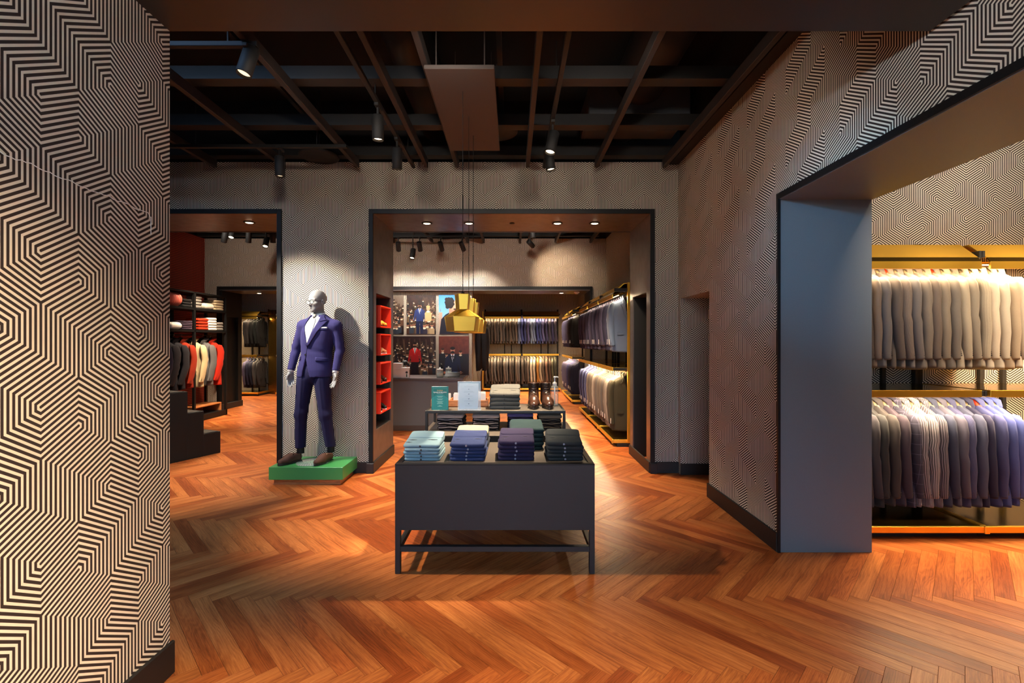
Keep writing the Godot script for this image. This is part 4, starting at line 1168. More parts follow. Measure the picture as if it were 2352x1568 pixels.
# ---------------------------------------------------------------- the display table and all it carries
func make_table():
	var x0 := -0.755
	var x1 := 0.534
	var z0 := 2.935
	var z1 := 4.25
	var cx := (x0 + x1) / 2
	var cz := (z0 + z1) / 2
	var o = thing("display_table", "black metal display table with a solid front panel and a stepped top", "table", P(cx, 0, cz))
	var w := x1 - x0
	var l := z1 - z0
	var k: K
	for sx in [-1, 1]:
		for sz in [-1, 1]:
			k = K.new()
			k.box(Vector3(sx * (w / 2 - 0.017), 0.355, sz * (l / 2 - 0.017)), Vector3(0.034, 0.71, 0.034), 0.002)
			part(k, "leg", M.table, o)
	k = K.new()
	k.box(Vector3(0, 0.160, l / 2 - 0.017), Vector3(w - 0.068, 0.034, 0.034), 0.002)
	k.box(Vector3(0, 0.160, -l / 2 + 0.017), Vector3(w - 0.068, 0.034, 0.034), 0.002)
	for s in [-1, 1]: k.box(Vector3(s * (w / 2 - 0.017), 0.160, 0), Vector3(0.034, 0.034, l - 0.068), 0.002)
	part(k, "stretcher", M.table, o)
	k = K.new()
	k.box(Vector3(0, 0.494, l / 2 - 0.004), Vector3(w - 0.001, 0.420, 0.012), 0.0015)
	part(k, "front_panel", M.table, o)
	k = K.new()
	for s in [-1, 1]: k.box(Vector3(s * (w / 2 - 0.006), 0.494, -0.01), Vector3(0.012, 0.420, l - 0.05), 0.0015)
	k.box(Vector3(0, 0.494, -l / 2 + 0.006), Vector3(w - 0.03, 0.42, 0.012), 0.0015)
	part(k, "side_panel", M.table, o)
	k = K.new()
	k.box(Vector3(0, 0.29, 0), Vector3(w - 0.03, 0.012, l - 0.03))
	part(k, "bottom_panel", M.table, o)
	k = K.new()
	k.box(Vector3(0, 0.706, l / 2 - 0.016), Vector3(w, 0.012, 0.038), 0.002)
	k.box(Vector3(0, 0.706, -l / 2 + 0.016), Vector3(w, 0.012, 0.038), 0.002)
	for s in [-1, 1]: k.box(Vector3(s * (w / 2 - 0.019), 0.706, 0), Vector3(0.038, 0.012, l - 0.07), 0.002)
	part(k, "top_border", M.black, o)
	k = K.new()
	k.box(Vector3(0, 0.700, 0), Vector3(w - 0.072, 0.012, l - 0.072), 0.001)
	part(k, "tray_top", M.tabletop, o)
	k = K.new()
	k.box(Vector3(0, 0.726, -l / 2 + 0.345), Vector3(w - 0.05, 0.046, 0.62), 0.002)
	part(k, "raised_step", M.black, o)
	k = K.new()
	k.box(Vector3(0, 0.753, -l / 2 + 0.345), Vector3(w - 0.05, 0.010, 0.62), 0.002)
	part(k, "step_top", M.tabletop, o)
	k = K.new()
	k.box(Vector3(w / 2 + 0.008, 0.66, 0.15), Vector3(0.016, 0.012, 0.05), 0.002)
	part(k, "side_catch", M.black, o)
	# raised open frame standing on the step
	var f = thing("display_riser", "low black metal frame standing on the stepped table, holding the signs and boots", "display stand", P(-0.138, 0.758, 3.985))
	var fw := 1.164
	var fl := 0.43
	for sx in [-1, 1]:
		for sz in [-1, 1]:
			k = K.new()
			k.box(Vector3(sx * (fw / 2 - 0.011), 0.074, sz * (fl / 2 - 0.011)), Vector3(0.022, 0.148, 0.022), 0.0015)
			part(k, "leg", M.table, f)
	k = K.new()
	k.box(Vector3(0, 0.157, fl / 2 - 0.011), Vector3(fw, 0.022, 0.022), 0.0015)
	k.box(Vector3(0, 0.157, -fl / 2 + 0.011), Vector3(fw, 0.022, 0.022), 0.0015)
	for s in [-1, 1]: k.box(Vector3(s * (fw / 2 - 0.011), 0.157, 0), Vector3(0.022, 0.022, fl - 0.044), 0.0015)
	part(k, "frame_rail", M.table, f)
	k = K.new()
	k.box(Vector3(0, 0.163, 0), Vector3(fw - 0.02, 0.010, fl - 0.02), 0.001)
	part(k, "frame_top", M.tabletop, f)
	# front row of folded trousers
	var blue_button := mat(rgb(120, 124, 140), 0.3)
	var g := "folded trousers on the display table"
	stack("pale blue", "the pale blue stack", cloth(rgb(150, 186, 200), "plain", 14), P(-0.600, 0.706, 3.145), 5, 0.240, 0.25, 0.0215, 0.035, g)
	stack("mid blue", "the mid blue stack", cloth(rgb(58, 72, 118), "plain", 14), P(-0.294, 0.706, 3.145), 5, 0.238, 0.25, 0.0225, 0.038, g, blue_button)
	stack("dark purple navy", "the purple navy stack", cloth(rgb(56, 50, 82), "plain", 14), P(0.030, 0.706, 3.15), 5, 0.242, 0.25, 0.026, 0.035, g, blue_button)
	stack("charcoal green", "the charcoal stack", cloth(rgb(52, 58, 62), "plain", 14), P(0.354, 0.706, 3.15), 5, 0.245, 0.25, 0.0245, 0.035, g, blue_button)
	stack("navy", "the stack topped by beige", cloth(rgb(44, 52, 66), "plain", 14), P(-0.296, 0.706, 3.445), 4, 0.24, 0.25, 0.0285, 0.02, g, null, 0)
	folded("beige folded trousers lying on the stack behind the blue one", P(-0.296, 0.822, 3.44), cloth(rgb(206, 184, 142), "plain", 14), Vector3(0.235, 0.018, 0.25), g, 0.02, true, 0.008)
	stack("dark teal", "the teal stack", cloth(rgb(36, 58, 62), "plain", 14), P(0.105, 0.706, 3.445), 5, 0.255, 0.25, 0.031, 0.03, g, null, 0)
	# knitwear under the frame
	var pink := cloth(rgb(206, 184, 178), "plain", 14)
	var dark := cloth(rgb(38, 34, 36), "plain", 14)
	knits("pink edged black", "the stack under the green sign", dark, pink, P(-0.513, 0.758, 3.92), 4, 0.225, 0.25, 0.033)
	knits("pink edged black", "the stack under the grey trousers", dark, pink, P(-0.218, 0.758, 3.92), 4, 0.232, 0.25, 0.033)
	knits("violet edged black", "the stack behind the teal trousers", dark, cloth(rgb(110, 100, 160), "plain", 14), P(0.070, 0.758, 3.95), 4, 0.222, 0.25, 0.034)
	knits("brown edged black", "the stack under the boots", dark, cloth(rgb(142, 126, 108), "plain", 14), P(0.318, 0.758, 3.92), 4, 0.20, 0.25, 0.032)
	# on the frame
	stack("heathered grey", "the grey stack between sign and boots", cloth(rgb(104, 104, 100), "soft", 14), P(-0.06, 0.926, 3.94), 4, 0.262, 0.2, 0.034, 0.05, "grey folded trousers on the raised frame")
	make_signs()
	make_boots()
	# wooden leaflet box
	var b = thing("leaflet_box", "low wooden box holding cream leaflets behind the signs", "box", P(-0.46, 0.926, 4.06))
	k = K.new()
	k.box(Vector3(0, 0.004, 0), Vector3(0.50, 0.008, 0.16), 0.001)
	for s in [-1, 1]: k.box(Vector3(0, 0.030, s * 0.076), Vector3(0.50, 0.06, 0.008), 0.001)
	part(k, "tray", M.boxwood, b)
	for s in [-0.246, -0.08, 0.10, 0.246]:
		k = K.new()
		k.box(Vector3(s, 0.034, 0), Vector3(0.008, 0.068, 0.15), 0.001)
		part(k, "divider", M.boxwood, b)
	for q in [[-0.16, 0.155, 0.10, "middle"], [0.01, 0.165, 0.105, ""], [0.175, 0.11, 0.115, ""]]:
		var lf = thing("leaflets", "cream leaflets standing in the wooden box, " + ("by the green sign" if q[0] < -0.1 else "in the middle" if q[0] < 0.1 else "beside the grey trousers"), "leaflets", P(-0.46 + q[0], 0.934, 4.06), 0, "leaflets in the wooden box")
		for z in 4:
			k = K.new()
			k.box(Vector3(0.004 * (z % 2), q[2] / 2, -0.045 + z * 0.022), Vector3(q[1] - 0.02, q[2] - 0.006 * z, 0.004))
			part(k, "sheet_bundle", M.white, lf)
	# pump bottle
	var s = thing("pump_bottle", "tall clear pump bottle of hand gel at the end of the frame", "bottle", P(0.382, 0.926, 4.07))
	k = K.new(true)
	k.lathe([[0.001, 0.0], [0.030, 0.0], [0.033, 0.004], [0.033, 0.165], [0.031, 0.174], [0.016, 0.184], [0.014, 0.188], [0.014, 0.192], [0.012, 0.192], [0.012, 0.188], [0.029, 0.172], [0.0312, 0.163], [0.0312, 0.006], [0.001, 0.004]], 28)
	part(k, "bottle_wall", M.glass, s)
	k = K.new(true)
	k.lathe([[0.001, 0.005], [0.0305, 0.006], [0.0305, 0.102], [0.001, 0.102]], 28)
	var gel := mat(Color(0.93, 0.95, 0.97, 0.1), 0.02)
	gel.transparency = BaseMaterial3D.TRANSPARENCY_ALPHA
	part(k, "gel", gel, s)
	k = K.new(true)
	k.lathe([[0.016, 0.178], [0.019, 0.180], [0.019, 0.204], [0.013, 0.210], [0.008, 0.214], [0.0055, 0.218], [0.0055, 0.246], [0.011, 0.250], [0.011, 0.262], [0.001, 0.264]], 20)
	k.tube([Vector3(0, 0.257, 0), Vector3(0.024, 0.257, 0.0), Vector3(0.034, 0.252, 0.0)], 0.0055, 8)
	part(k, "pump_head", M.white, s)
	k = K.new(true)
	k.lathe([[0.0045, 0.01], [0.0045, 0.18]], 8)
	part(k, "dip_tube", M.white, s)

func text(t: String, size: float, m: Material, parent: Node, at: Vector3, called := "lettering", bold := false):
	var tm := TextMesh.new()
	tm.text = t
	var f := SystemFont.new()
	f.font_names = PackedStringArray(["Droid Serif"])
	if bold: f.font_weight = 700
	tm.font = f
	tm.font_size = 48
	tm.pixel_size = size / 48.0
	tm.depth = 0.0006
	var o := part(tm, called, m, parent)
	o.position = at
	return o

func make_signs():
	var teal := mat(rgb(14, 108, 104), 0.35)
	var teal2 := mat(rgb(28, 132, 128), 0.35)
	var gold := mat(rgb(214, 178, 110), 0.4)
	var o = thing("green_sign", "small teal green standing sign with gold and white lettering", "sign", P(-0.601, 0.926, 3.80))
	var k := K.new()
	k.box(Vector3(0, 0.101, 0), Vector3(0.142, 0.196, 0.006), 0.0015)
	part(k, "board", teal, o)
	k = K.new()
	var arc := PackedVector2Array()
	for i in 21: arc.append(Vector2(-0.069 + 0.138 * i / 20.0, 0.100 + 0.034 * sin(PI * i / 20.0)))
	arc.append(Vector2(0.069, 0.006)); arc.append(Vector2(-0.069, 0.006))
	k.prism(arc, 0.003, 0.0034)
	part(k, "lighter_arch", teal2, o)
	k = K.new()
	for s in [-1, 1]: k.box(Vector3(s * 0.058, 0.10, 0.0034), Vector3(0.0012, 0.168, 0.0006)); 
	for y in [0.016, 0.184]: k.box(Vector3(0, y, 0.0034), Vector3(0.117, 0.0012, 0.0006))
	part(k, "border_line", mat(rgb(90, 160, 150), 0.4), o)
	text("Holiday", 0.013, gold, o, Vector3(0, 0.166, 0.0040), "gold_lettering")
	text("Spend & Receive", 0.0132, M.white, o, Vector3(0, 0.151, 0.0040), "white_lettering", true)
	k = K.new()
	for q in [[0.141, 0.055], [0.117, 0.05], [0.110, 0.036], [0.096, 0.05], [0.089, 0.037], [0.076, 0.055], [0.069, 0.036], [0.062, 0.044], [0.055, 0.05], [0.038, 0.02], [0.034, 0.04]]:
		k.box(Vector3(0, q[0], 0.0040), Vector3(q[1], 0.0022, 0.0005))
	part(k, "small_print", mat(rgb(170, 210, 200), 0.5), o)
	k = K.new()
	k.box(Vector3(0, 0.002, -0.02), Vector3(0.12, 0.003, 0.05), 0.001)
	part(k, "foot", teal, o)
	o = thing("acrylic_sign", "clear acrylic stand holding a pale printed sheet, next to the green sign", "sign", P(-0.357, 0.926, 3.80))
	k = K.new()
	k.box(Vector3(0, 0.122, 0.004), Vector3(0.192, 0.240, 0.002), 0.0005)
	k.box(Vector3(0, 0.122, -0.004), Vector3(0.192, 0.240, 0.002), 0.0005)
	k.box(Vector3(0, 0.0015, -0.02), Vector3(0.192, 0.003, 0.07), 0.0005)
	part(k, "acrylic_holder", M.acrylic, o)
	k = K.new()
	k.prism(PackedVector2Array([Vector2(-0.088, 0.010), Vector2(0.070, 0.012), Vector2(0.076, 0.06), Vector2(0.078, 0.225), Vector2(-0.086, 0.228)]), -0.001, 0.0005)
	part(k, "printed_sheet", mat(rgb(224, 234, 238), 0.6), o)
	k = K.new()
	k.prism(PackedVector2Array([Vector2(-0.086, 0.232), Vector2(0.088, 0.232), Vector2(0.088, 0.14), Vector2(0.080, 0.224), Vector2(-0.086, 0.228)]), -0.0018, -0.0012)
	part(k, "backing_card", mat(rgb(70, 126, 150), 0.6), o)
	k = K.new()
	for q in [[0.196, 0.082], [0.158, 0.076], [0.151, 0.09], [0.119, 0.066], [0.078, 0.076], [0.036, 0.06]]: k.box(Vector3(-0.004, q[0], 0.0008), Vector3(q[1], 0.0018, 0.0006))
	part(k, "small_print", mat(rgb(150, 165, 175), 0.6), o)
	k = K.new()
	for y in [0.176, 0.135, 0.096, 0.054]: k.box(Vector3(-0.004, y, 0.0010), Vector3(0.010, 0.006, 0.0006), 0.0002)
	part(k, "printed_icon", mat(rgb(60, 80, 100), 0.6), o)

# ---------------------------------------------------------------- footwear
func foot_field(p: Vector3, tall: float) -> float:   # toe towards +z
	var d := cap(p, Vector3(0, 0.045, -0.085), Vector3(0.002, 0.042, 0.04), 0.034, 0.041)
	d = smin(d, cap(p, Vector3(0.002, 0.036, 0.05), Vector3(0.0, 0.030, 0.118), 0.043, 0.030), 0.03)
	d = smin(d, cap(p, Vector3(0, 0.065, 0.035), Vector3(0, 0.09, -0.05), 0.022, 0.035), 0.035)
	d = smin(d, cap(p, Vector3(0, 0.05, -0.08), Vector3(0, maxf(tall, 0.09), -0.076), 0.036, 0.046 if tall > 0.12 else 0.036), 0.03)
	d = maxf(d, 0.016 - p.y)
	d = maxf(d, p.y - tall - 0.2 * (p.z + 0.07) * (1.0 if tall < 0.12 else 0.35))
	return maxf(d, -cap(p, Vector3(0, tall - 0.04, -0.076), Vector3(0, tall + 0.06, -0.076), 0.028, 0.042 if tall > 0.12 else 0.032))

var foot_meshes := {}
func shoe(called: String, label: String, category: String, at: Vector3, turn: float, m: Material, sole_m: Material, tall: float, laces: Material, group := "", straps := false, size := 1.0, parent: Node = null) -> Node3D:
	var key := "%.3f" % tall
	if not foot_meshes.has(key):
		var kk := K.new(true)
		kk.net(func(p): return foot_field(p, tall), Vector3(-0.07, 0.0, -0.15), Vector3(0.07, tall + 0.05, 0.17), 0.0055)
		foot_meshes[key] = kk.mesh()
		kk = K.new()
		var out := PackedVector3Array()
		for i in 28:
			var a := TAU * i / 28
			var z := 0.013 + 0.14 * sin(a)
			var w: float = 0.040 + 0.008 * sin(a * 1.0) - 0.008 * maxf(0, -sin(a)) - 0.007 * pow(maxf(0, cos(a + PI / 2)), 2)
			out.append(Vector3(w * cos(a) * (1.0 - 0.25 * pow(maxf(0.0, sin(a)), 4)), 0, z))
		var r2 := out.duplicate(); var r3 := out.duplicate()
		for i in 28:
			r2[i].y = 0.012; r3[i].y = 0.017
			r3[i].x *= 0.96; r3[i].z = 0.013 + (r3[i].z - 0.013) * 0.985
		kk.loft([out, r2, r3])
		kk.box(Vector3(0, 0.004, -0.085), Vector3(0.05, 0.008, 0.07), 0.002)
		foot_meshes["sole"] = kk.mesh()
	var o: Node3D
	if parent:
		o = Node3D.new(); o.name = called; parent.add_child(o, true); o.position = at; o.rotation.y = turn
	else: o = thing(called, label, category, at, turn, group)
	o.scale = Vector3.ONE * size
	part(foot_meshes[key], "upper", m, o)
	part(foot_meshes["sole"], "sole", sole_m, o)
	if straps:
		for q in [[0.03, 0.083, 0.036], [-0.005, 0.100, 0.034]]:
			var k := K.new(true)
			var pts := []
			for i in 9:
				var a := PI * (-0.1 + 1.2 * i / 8.0)
				pts.append(Vector3(q[2] * cos(a) * 1.12, q[1] - 0.034 + 0.036 * sin(a), q[0]))
			k.tube(pts, 0.002, 6)
			part(k, "strap", m, o)
			k = K.new()
			k.box(Vector3(q[2] * 0.9, q[1] - 0.012, q[0]), Vector3(0.006, 0.014, 0.013), 0.001)
			part(k, "buckle", M.chrome, o)
	elif laces:
		var k := K.new(true)
		var n := 6 if tall > 0.12 else 3
		for i in n:
			var t := float(i) / maxf(n - 1, 1)
			var c: Vector3
			if tall > 0.12: c = Vector3(0, lerpf(0.088, tall - 0.012, t), lerpf(0.036, -0.036, minf(t * 1.35, 1.0)) + (0.008 if t > 0.3 else 0.004))
			else: c = Vector3(0, lerpf(0.082, 0.098, t), lerpf(0.042, 0.0, t))
			for s in [-1, 1]: k.tube([c + Vector3(-0.02, -0.004 * s, -0.004), c + Vector3(0, 0.001, 0.002), c + Vector3(0.02, 0.004 * s, -0.004)], 0.0022, 6)
		part(k, "laces", laces, o)
	return o

func make_boots():
	var lace := mat(rgb(52, 36, 26), 0.7)
	shoe("leather_boot", "polished brown leather lace-up boot, next to the grey trousers", "boot", P(0.190, 0.926, 3.985), -0.04, M.leather, M.sole, 0.195, lace, "", false, 1.08)
	shoe("leather_boot", "polished brown leather lace-up boot, next to the pump bottle", "boot", P(0.306, 0.926, 3.985), 0.08, M.leather, M.sole, 0.195, lace, "", false, 1.08)

# ---------------------------------------------------------------- pendants
func make_pendants():
	var n := 5
	for q in [[-0.374, 3.46, "nearest of the row over the table"], [-0.364, 3.84, "middle one of the row over the table"], [-0.358, 4.20, "farthest of the row over the table"]]:
		var o = thing("pendant_lamp", "faceted gold pendant lamp, " + q[2], "pendant lamp", P(q[0], 1.578, q[1]), 0, "gold pendants over the table")
		var prof := [[0.124, 0.0], [0.140, 0.108], [0.051, 0.164], [0.063, 0.280]]
		var t := deg_to_rad(114)
		var k := K.new()
		k.lathe([[0.124, 0.0], [0.140, 0.108], [0.051, 0.164], [0.048, 0.164], [0.137, 0.107], [0.1215, 0.0], [0.124, 0.0]], n, t)
		part(k, "shade", M.pendant, o)
		k = K.new()
		k.lathe([[0.051, 0.164], [0.063, 0.280], [0.061, 0.282], [0.056, 0.278], [0.047, 0.164]], n, t)
		part(k, "neck", M.pendant, o)
		k = K.new(true)   # folded seams and rims that catch the light
		for i in n:
			var a := TAU * i / n + t
			for e in [[prof[0], prof[1]], [prof[1], prof[2]], [prof[2], prof[3]]]:
				k.tube([Vector3(e[0][0] * cos(a), e[0][1], e[0][0] * sin(a)), Vector3(e[1][0] * cos(a), e[1][1], e[1][0] * sin(a))], 0.0016, 6)
			var b := TAU * (i + 1) / n + t
			for e in prof: k.tube([Vector3(e[0] * cos(a), e[1], e[0] * sin(a)), Vector3(e[0] * cos(b), e[1], e[0] * sin(b))], 0.0018, 6)
		part(k, "folded_seam", M.pendant, o)
		k = K.new(true)
		k.lathe([[0.010, 0.20], [0.016, 0.21], [0.016, 0.288], [0.006, 0.302], [0.001, 0.304]], 14)
		part(k, "socket", M.black, o)
		k = K.new(true)
		k.lathe([[0.001, 0.10], [0.022, 0.108], [0.030, 0.13], [0.024, 0.16], [0.012, 0.19], [0.012, 0.21]], 16)
		part(k, "bulb", M.lens_dim, o)
		k = K.new(true)
		k.tube([Vector3(0, 0.30, 0), Vector3(0, 1.822, 0)], 0.0024, 6)
		part(k, "cord", M.matte, o)

# ---------------------------------------------------------------- mannequin
func head_field(q: Vector3) -> float:   # origin between the ears at eye height, face towards +z
	var p := q
	p.x = absf(p.x)
	var d := ell(p, Vector3(0, 0.038, -0.012), Vector3(0.078, 0.092, 0.098))
	d = smin(d, ell(p, Vector3(0, -0.030, 0.022), Vector3(0.064, 0.075, 0.072)), 0.03)
	d = smin(d, cap(p, Vector3(0.018, -0.082, 0.052), Vector3(0.05, -0.058, 0.0), 0.024, 0.018), 0.03)
	d = smin(d, cap(p, Vector3(0, -0.100, 0.066), Vector3(0.012, -0.096, 0.062), 0.017, 0.016), 0.022)
	d = smin(d, cap(p, Vector3(0.008, 0.020, 0.080), Vector3(0.045, 0.020, 0.066), 0.010, 0.009), 0.012)
	d = smin(d, ell(p, Vector3(0.047, -0.026, 0.056), Vector3(0.018, 0.014, 0.018)), 0.02)
	d = -smin(-d, ell(p, Vector3(0.032, 0.0, 0.094), Vector3(0.019, 0.012, 0.016)), 0.012)
	d = smin(d, ell(p, Vector3(0.032, -0.001, 0.070), Vector3(0.014, 0.011, 0.013)), 0.006)
	d = smin(d, cap(p, Vector3(0, 0.012, 0.086), Vector3(0, -0.032, 0.106), 0.008, 0.0105), 0.012)
	d = smin(d, ell(p, Vector3(0.012, -0.036, 0.094), Vector3(0.009, 0.008, 0.011)), 0.006)
	d = smin(d, cap(p, Vector3(0, -0.061, 0.090), Vector3(0.022, -0.064, 0.080), 0.0065, 0.003), 0.006)
	d = smin(d, cap(p, Vector3(0, -0.072, 0.088), Vector3(0.018, -0.070, 0.080), 0.0068, 0.003), 0.006)
	d = minf(d, maxf(ell(p, Vector3(0.080, -0.008, -0.012), Vector3(0.012, 0.033, 0.019)), -ell(p, Vector3(0.091, -0.004, -0.004), Vector3(0.007, 0.020, 0.010))))
	return d

func make_mannequin():
	# podium
	var pd = thing("podium", "low green box podium on a wood plinth against the wallpapered pier", "podium", P(-2.15, 0, 4.965))
	var k := K.new()
	k.box(Vector3(0, 0.124, 0), Vector3(0.771, 0.130, 0.45), 0.0015)
	part(k, "body", M.green, pd)
	k = K.new()
	k.box(Vector3(0, 0.0295, 0), Vector3(0.70, 0.059, 0.38), 0.001)
	part(k, "plinth", M.boxwood, pd)
	var o = thing("mannequin", "bald grey mannequin in a navy pinstripe suit standing on the green podium", "mannequin", P(-2.13, 0.190, 5.0))
	# joints
	var sh := [Vector3(-0.162, 1.482, 0.0), Vector3(0.196, 1.478, 0.0)]
	var elb := [Vector3(-0.242, 1.235, -0.005), Vector3(0.236, 1.225, -0.01)]
	var wr := [Vector3(-0.272, 0.995, 0.06), Vector3(0.214, 0.985, 0.06)]
	var hip := [Vector3(-0.142, 0.90, 0.0), Vector3(0.046, 0.90, 0.0)]
	var knee := [Vector3(-0.182, 0.52, 0.015), Vector3(0.088, 0.50, 0.015)]
	var ank := [Vector3(-0.200, 0.10, -0.01), Vector3(0.130, 0.11, -0.02)]
	# head with neck, turned towards the entrance
	var turn := Transform3D(Basis(Vector3.UP, -0.50) * Basis(Vector3.RIGHT, 0.06), Vector3(-0.006, 1.747, 0.01))
	var inv := turn.affine_inverse()
	var hf := func(p: Vector3) -> float:
		var d := head_field(inv * p)
		return smin(d, cap(p, Vector3(0.004, 1.67, -0.012), Vector3(0.010, 1.46, -0.02), 0.052, 0.062), 0.03)
	k = K.new(true)
	k.net(hf, Vector3(-0.13, 1.48, -0.14), Vector3(0.12, 1.90, 0.17), 0.0042)
	part(k, "head", M.mannequin, o)
	# jacket: shaped trunk and tapering sleeves, cut open below the lower button
	var prof := [[0.90, 0.186, 0.118], [1.00, 0.186, 0.122], [1.12, 0.168, 0.112], [1.20, 0.162, 0.108], [1.30, 0.172, 0.118], [1.42, 0.184, 0.120], [1.49, 0.180, 0.100], [1.555, 0.120, 0.082], [1.605, 0.066, 0.066]]
	var trunk := func(p: Vector3) -> float:
		var y := clampf(p.y, 0.90, 1.605)
		var i := 0
		while i < prof.size() - 2 and prof[i + 1][0] < y: i += 1
		var t: float = clampf((y - prof[i][0]) / (prof[i + 1][0] - prof[i][0]), 0, 1)
		var rx: float = lerpf(prof[i][1], prof[i + 1][1], t)
		var rz: float = lerpf(prof[i][2], prof[i + 1][2], t)
		var cx := lerpf(-0.046, 0.012, clampf((y - 0.9) / 0.62, 0, 1))
		var e := Vector2((p.x - cx) / rx, (p.z + 0.006) / rz)
		var l := pow(pow(absf(e.x), 2.4) + pow(absf(e.y), 2.4), 1 / 2.4)
		var d := (l - 1.0) * rz * (0.85 + 0.3 * clampf(absf(e.x) - absf(e.y), 0.0, 1.0))
		return maxf(d, maxf(0.925 - p.y, p.y - 1.605))
	var suit := func(p: Vector3) -> float:
		var d: float = trunk.call(p)
		d = smin(d, cap(p, Vector3(-0.055, 1.548, -0.005), sh[0], 0.045, 0.055), 0.04)
		d = smin(d, cap(p, Vector3(0.075, 1.548, -0.005), sh[1], 0.045, 0.055), 0.04)
		for s in 2:
			var a := cap(p, sh[s], elb[s], 0.062, 0.050)
			a = smin(a, cap(p, elb[s], wr[s] + (elb[s] - wr[s]).normalized() * 0.005, 0.050, 0.038), 0.012)
			a = maxf(a, (wr[s] - p).dot((elb[s] - wr[s]).normalized()) + 0.004)
			var w := 0.0025 * sin((p.y + p.z * 0.6) * 62.0) * smoothstep(0.14, 0.0, absf(p.y - elb[s].y))
			d = smin(d, a + w, 0.010 + 0.03 * smoothstep(1.38, 1.48, p.y))
		d += 0.002 * sin(p.y * 48.0 + p.x * 22.0) * smoothstep(0.10, 0.0, absf(p.y - 1.20)) * smoothstep(0.0, 0.06, p.z)
		var cut := absf(p.x + 0.094 - 0.02 * (1.1 - p.y)) - 0.21 * (1.13 - p.y)
		if p.z > 0.0: d = maxf(d, -maxf(cut, p.y - 1.13))
		var hole := cap(p, Vector3(0.010, 1.49, 0.0), Vector3(0.010, 1.69, 0.0), 0.050, 0.075)
		return maxf(d, -hole)
	k = K.new(true)
	k.net(suit, Vector3(-0.35, 0.90, -0.17), Vector3(0.34, 1.64, 0.17), 0.0085)
	var pin := cloth(rgb(62, 58, 108), "pin", 14.0)
	var suit_body := part(k, "suit_jacket", pin, o)
	var front := func(x: float, y: float) -> float:   # how far the jacket front stands forward there
		var z := 0.20
		for i in 60:
			var d: float = suit.call(Vector3(x, y, z))
			if d < 0.0015: break
			z -= maxf(d * 0.6, 0.001)
			if z < -0.05: break
		return z
	var drape := func(left: Array, right: Array, off: float, n: int, thick: float) -> K:   # cloth strip lying on the jacket between two edge lines
		var kk := K.new(true)
		var rows := []
		for i in n + 1:
			var t := float(i) / n
			var fa := t * (left.size() - 1)
			var fb := t * (right.size() - 1)
			var a: Vector2 = left[int(fa)].lerp(left[mini(int(fa) + 1, left.size() - 1)], fa - int(fa))
			var b: Vector2 = right[int(fb)].lerp(right[mini(int(fb) + 1, right.size() - 1)], fb - int(fb))
			var ring := PackedVector3Array()
			for j in 7:
				var c := a.lerp(b, j / 6.0)
				ring.append(Vector3(c.x, c.y, front.call(c.x, c.y) + off))
			for j in range(6, -1, -1):
				var c := a.lerp(b, j / 6.0)
				ring.append(Vector3(c.x, c.y, front.call(c.x, c.y) + off - thick))
			rows.append(ring)
		kk.loft(rows)
		return kk
	# shirt front, tie, lapels
	part(drape.call([Vector2(-0.048, 1.575), Vector2(-0.112, 1.478), Vector2(-0.100, 1.39), Vector2(-0.078, 1.285)], [Vector2(0.066, 1.575), Vector2(0.052, 1.52), Vector2(0.002, 1.42), Vector2(-0.068, 1.285)], 0.004, 14, 0.006), "shirt_front", M.white, o)
	part(drape.call([Vector2(-0.026, 1.570), Vector2(-0.030, 1.53), Vector2(-0.066, 1.42), Vector2(-0.078, 1.34), Vector2(-0.076, 1.295)], [Vector2(0.008, 1.570), Vector2(0.008, 1.53), Vector2(-0.012, 1.42), Vector2(-0.048, 1.34), Vector2(-0.068, 1.295)], 0.009, 14, 0.007), "necktie", mat(rgb(206, 200, 188), 0.55), o, "pale silk necktie")
	part(drape.call([Vector2(-0.068, 1.592), Vector2(-0.122, 1.50), Vector2(-0.140, 1.449), Vector2(-0.110, 1.35), Vector2(-0.086, 1.270)], [Vector2(-0.050, 1.598), Vector2(-0.092, 1.52), Vector2(-0.108, 1.470), Vector2(-0.092, 1.38), Vector2(-0.068, 1.262)], 0.011, 18, 0.009), "lapel", pin, o)
	part(drape.call([Vector2(0.062, 1.598), Vector2(0.040, 1.53), Vector2(-0.018, 1.41), Vector2(-0.062, 1.31), Vector2(-0.080, 1.258)], [Vector2(0.086, 1.592), Vector2(0.112, 1.552), Vector2(0.132, 1.530), Vector2(0.045, 1.424), Vector2(-0.058, 1.262)], 0.012, 18, 0.009), "lapel", pin, o)
	part(drape.call([Vector2(0.050, 1.532), Vector2(0.060, 1.526)], [Vector2(0.128, 1.556), Vector2(0.130, 1.546)], 0.016, 3, 0.006), "lapel_notch", pin, o)
	# pockets, buttons, front edge
	part(drape.call([Vector2(0.058, 1.466), Vector2(0.057, 1.453)], [Vector2(0.136, 1.466), Vector2(0.136, 1.453)], 0.008, 3, 0.008), "pocket_square", M.white, o, "white pocket square")
	part(drape.call([Vector2(0.054, 1.454), Vector2(0.053, 1.436)], [Vector2(0.138, 1.454), Vector2(0.138, 1.436)], 0.006, 3, 0.006), "breast_pocket", pin, o)
	part(drape.call([Vector2(0.014, 1.142), Vector2(0.016, 1.10)], [Vector2(0.134, 1.130), Vector2(0.136, 1.090)], 0.007, 3, 0.007), "pocket_flap", pin, o)
	part(drape.call([Vector2(-0.205, 1.142), Vector2(-0.206, 1.10)], [Vector2(-0.158, 1.150), Vector2(-0.160, 1.108)], 0.007, 3, 0.007), "pocket_flap", pin, o)
	part(drape.call([Vector2(-0.076, 1.27), Vector2(-0.095, 1.135)], [Vector2(-0.073, 1.27), Vector2(-0.092, 1.135)], 0.0022, 6, 0.003), "front_edge", mat(rgb(24, 22, 50), 0.8), o)
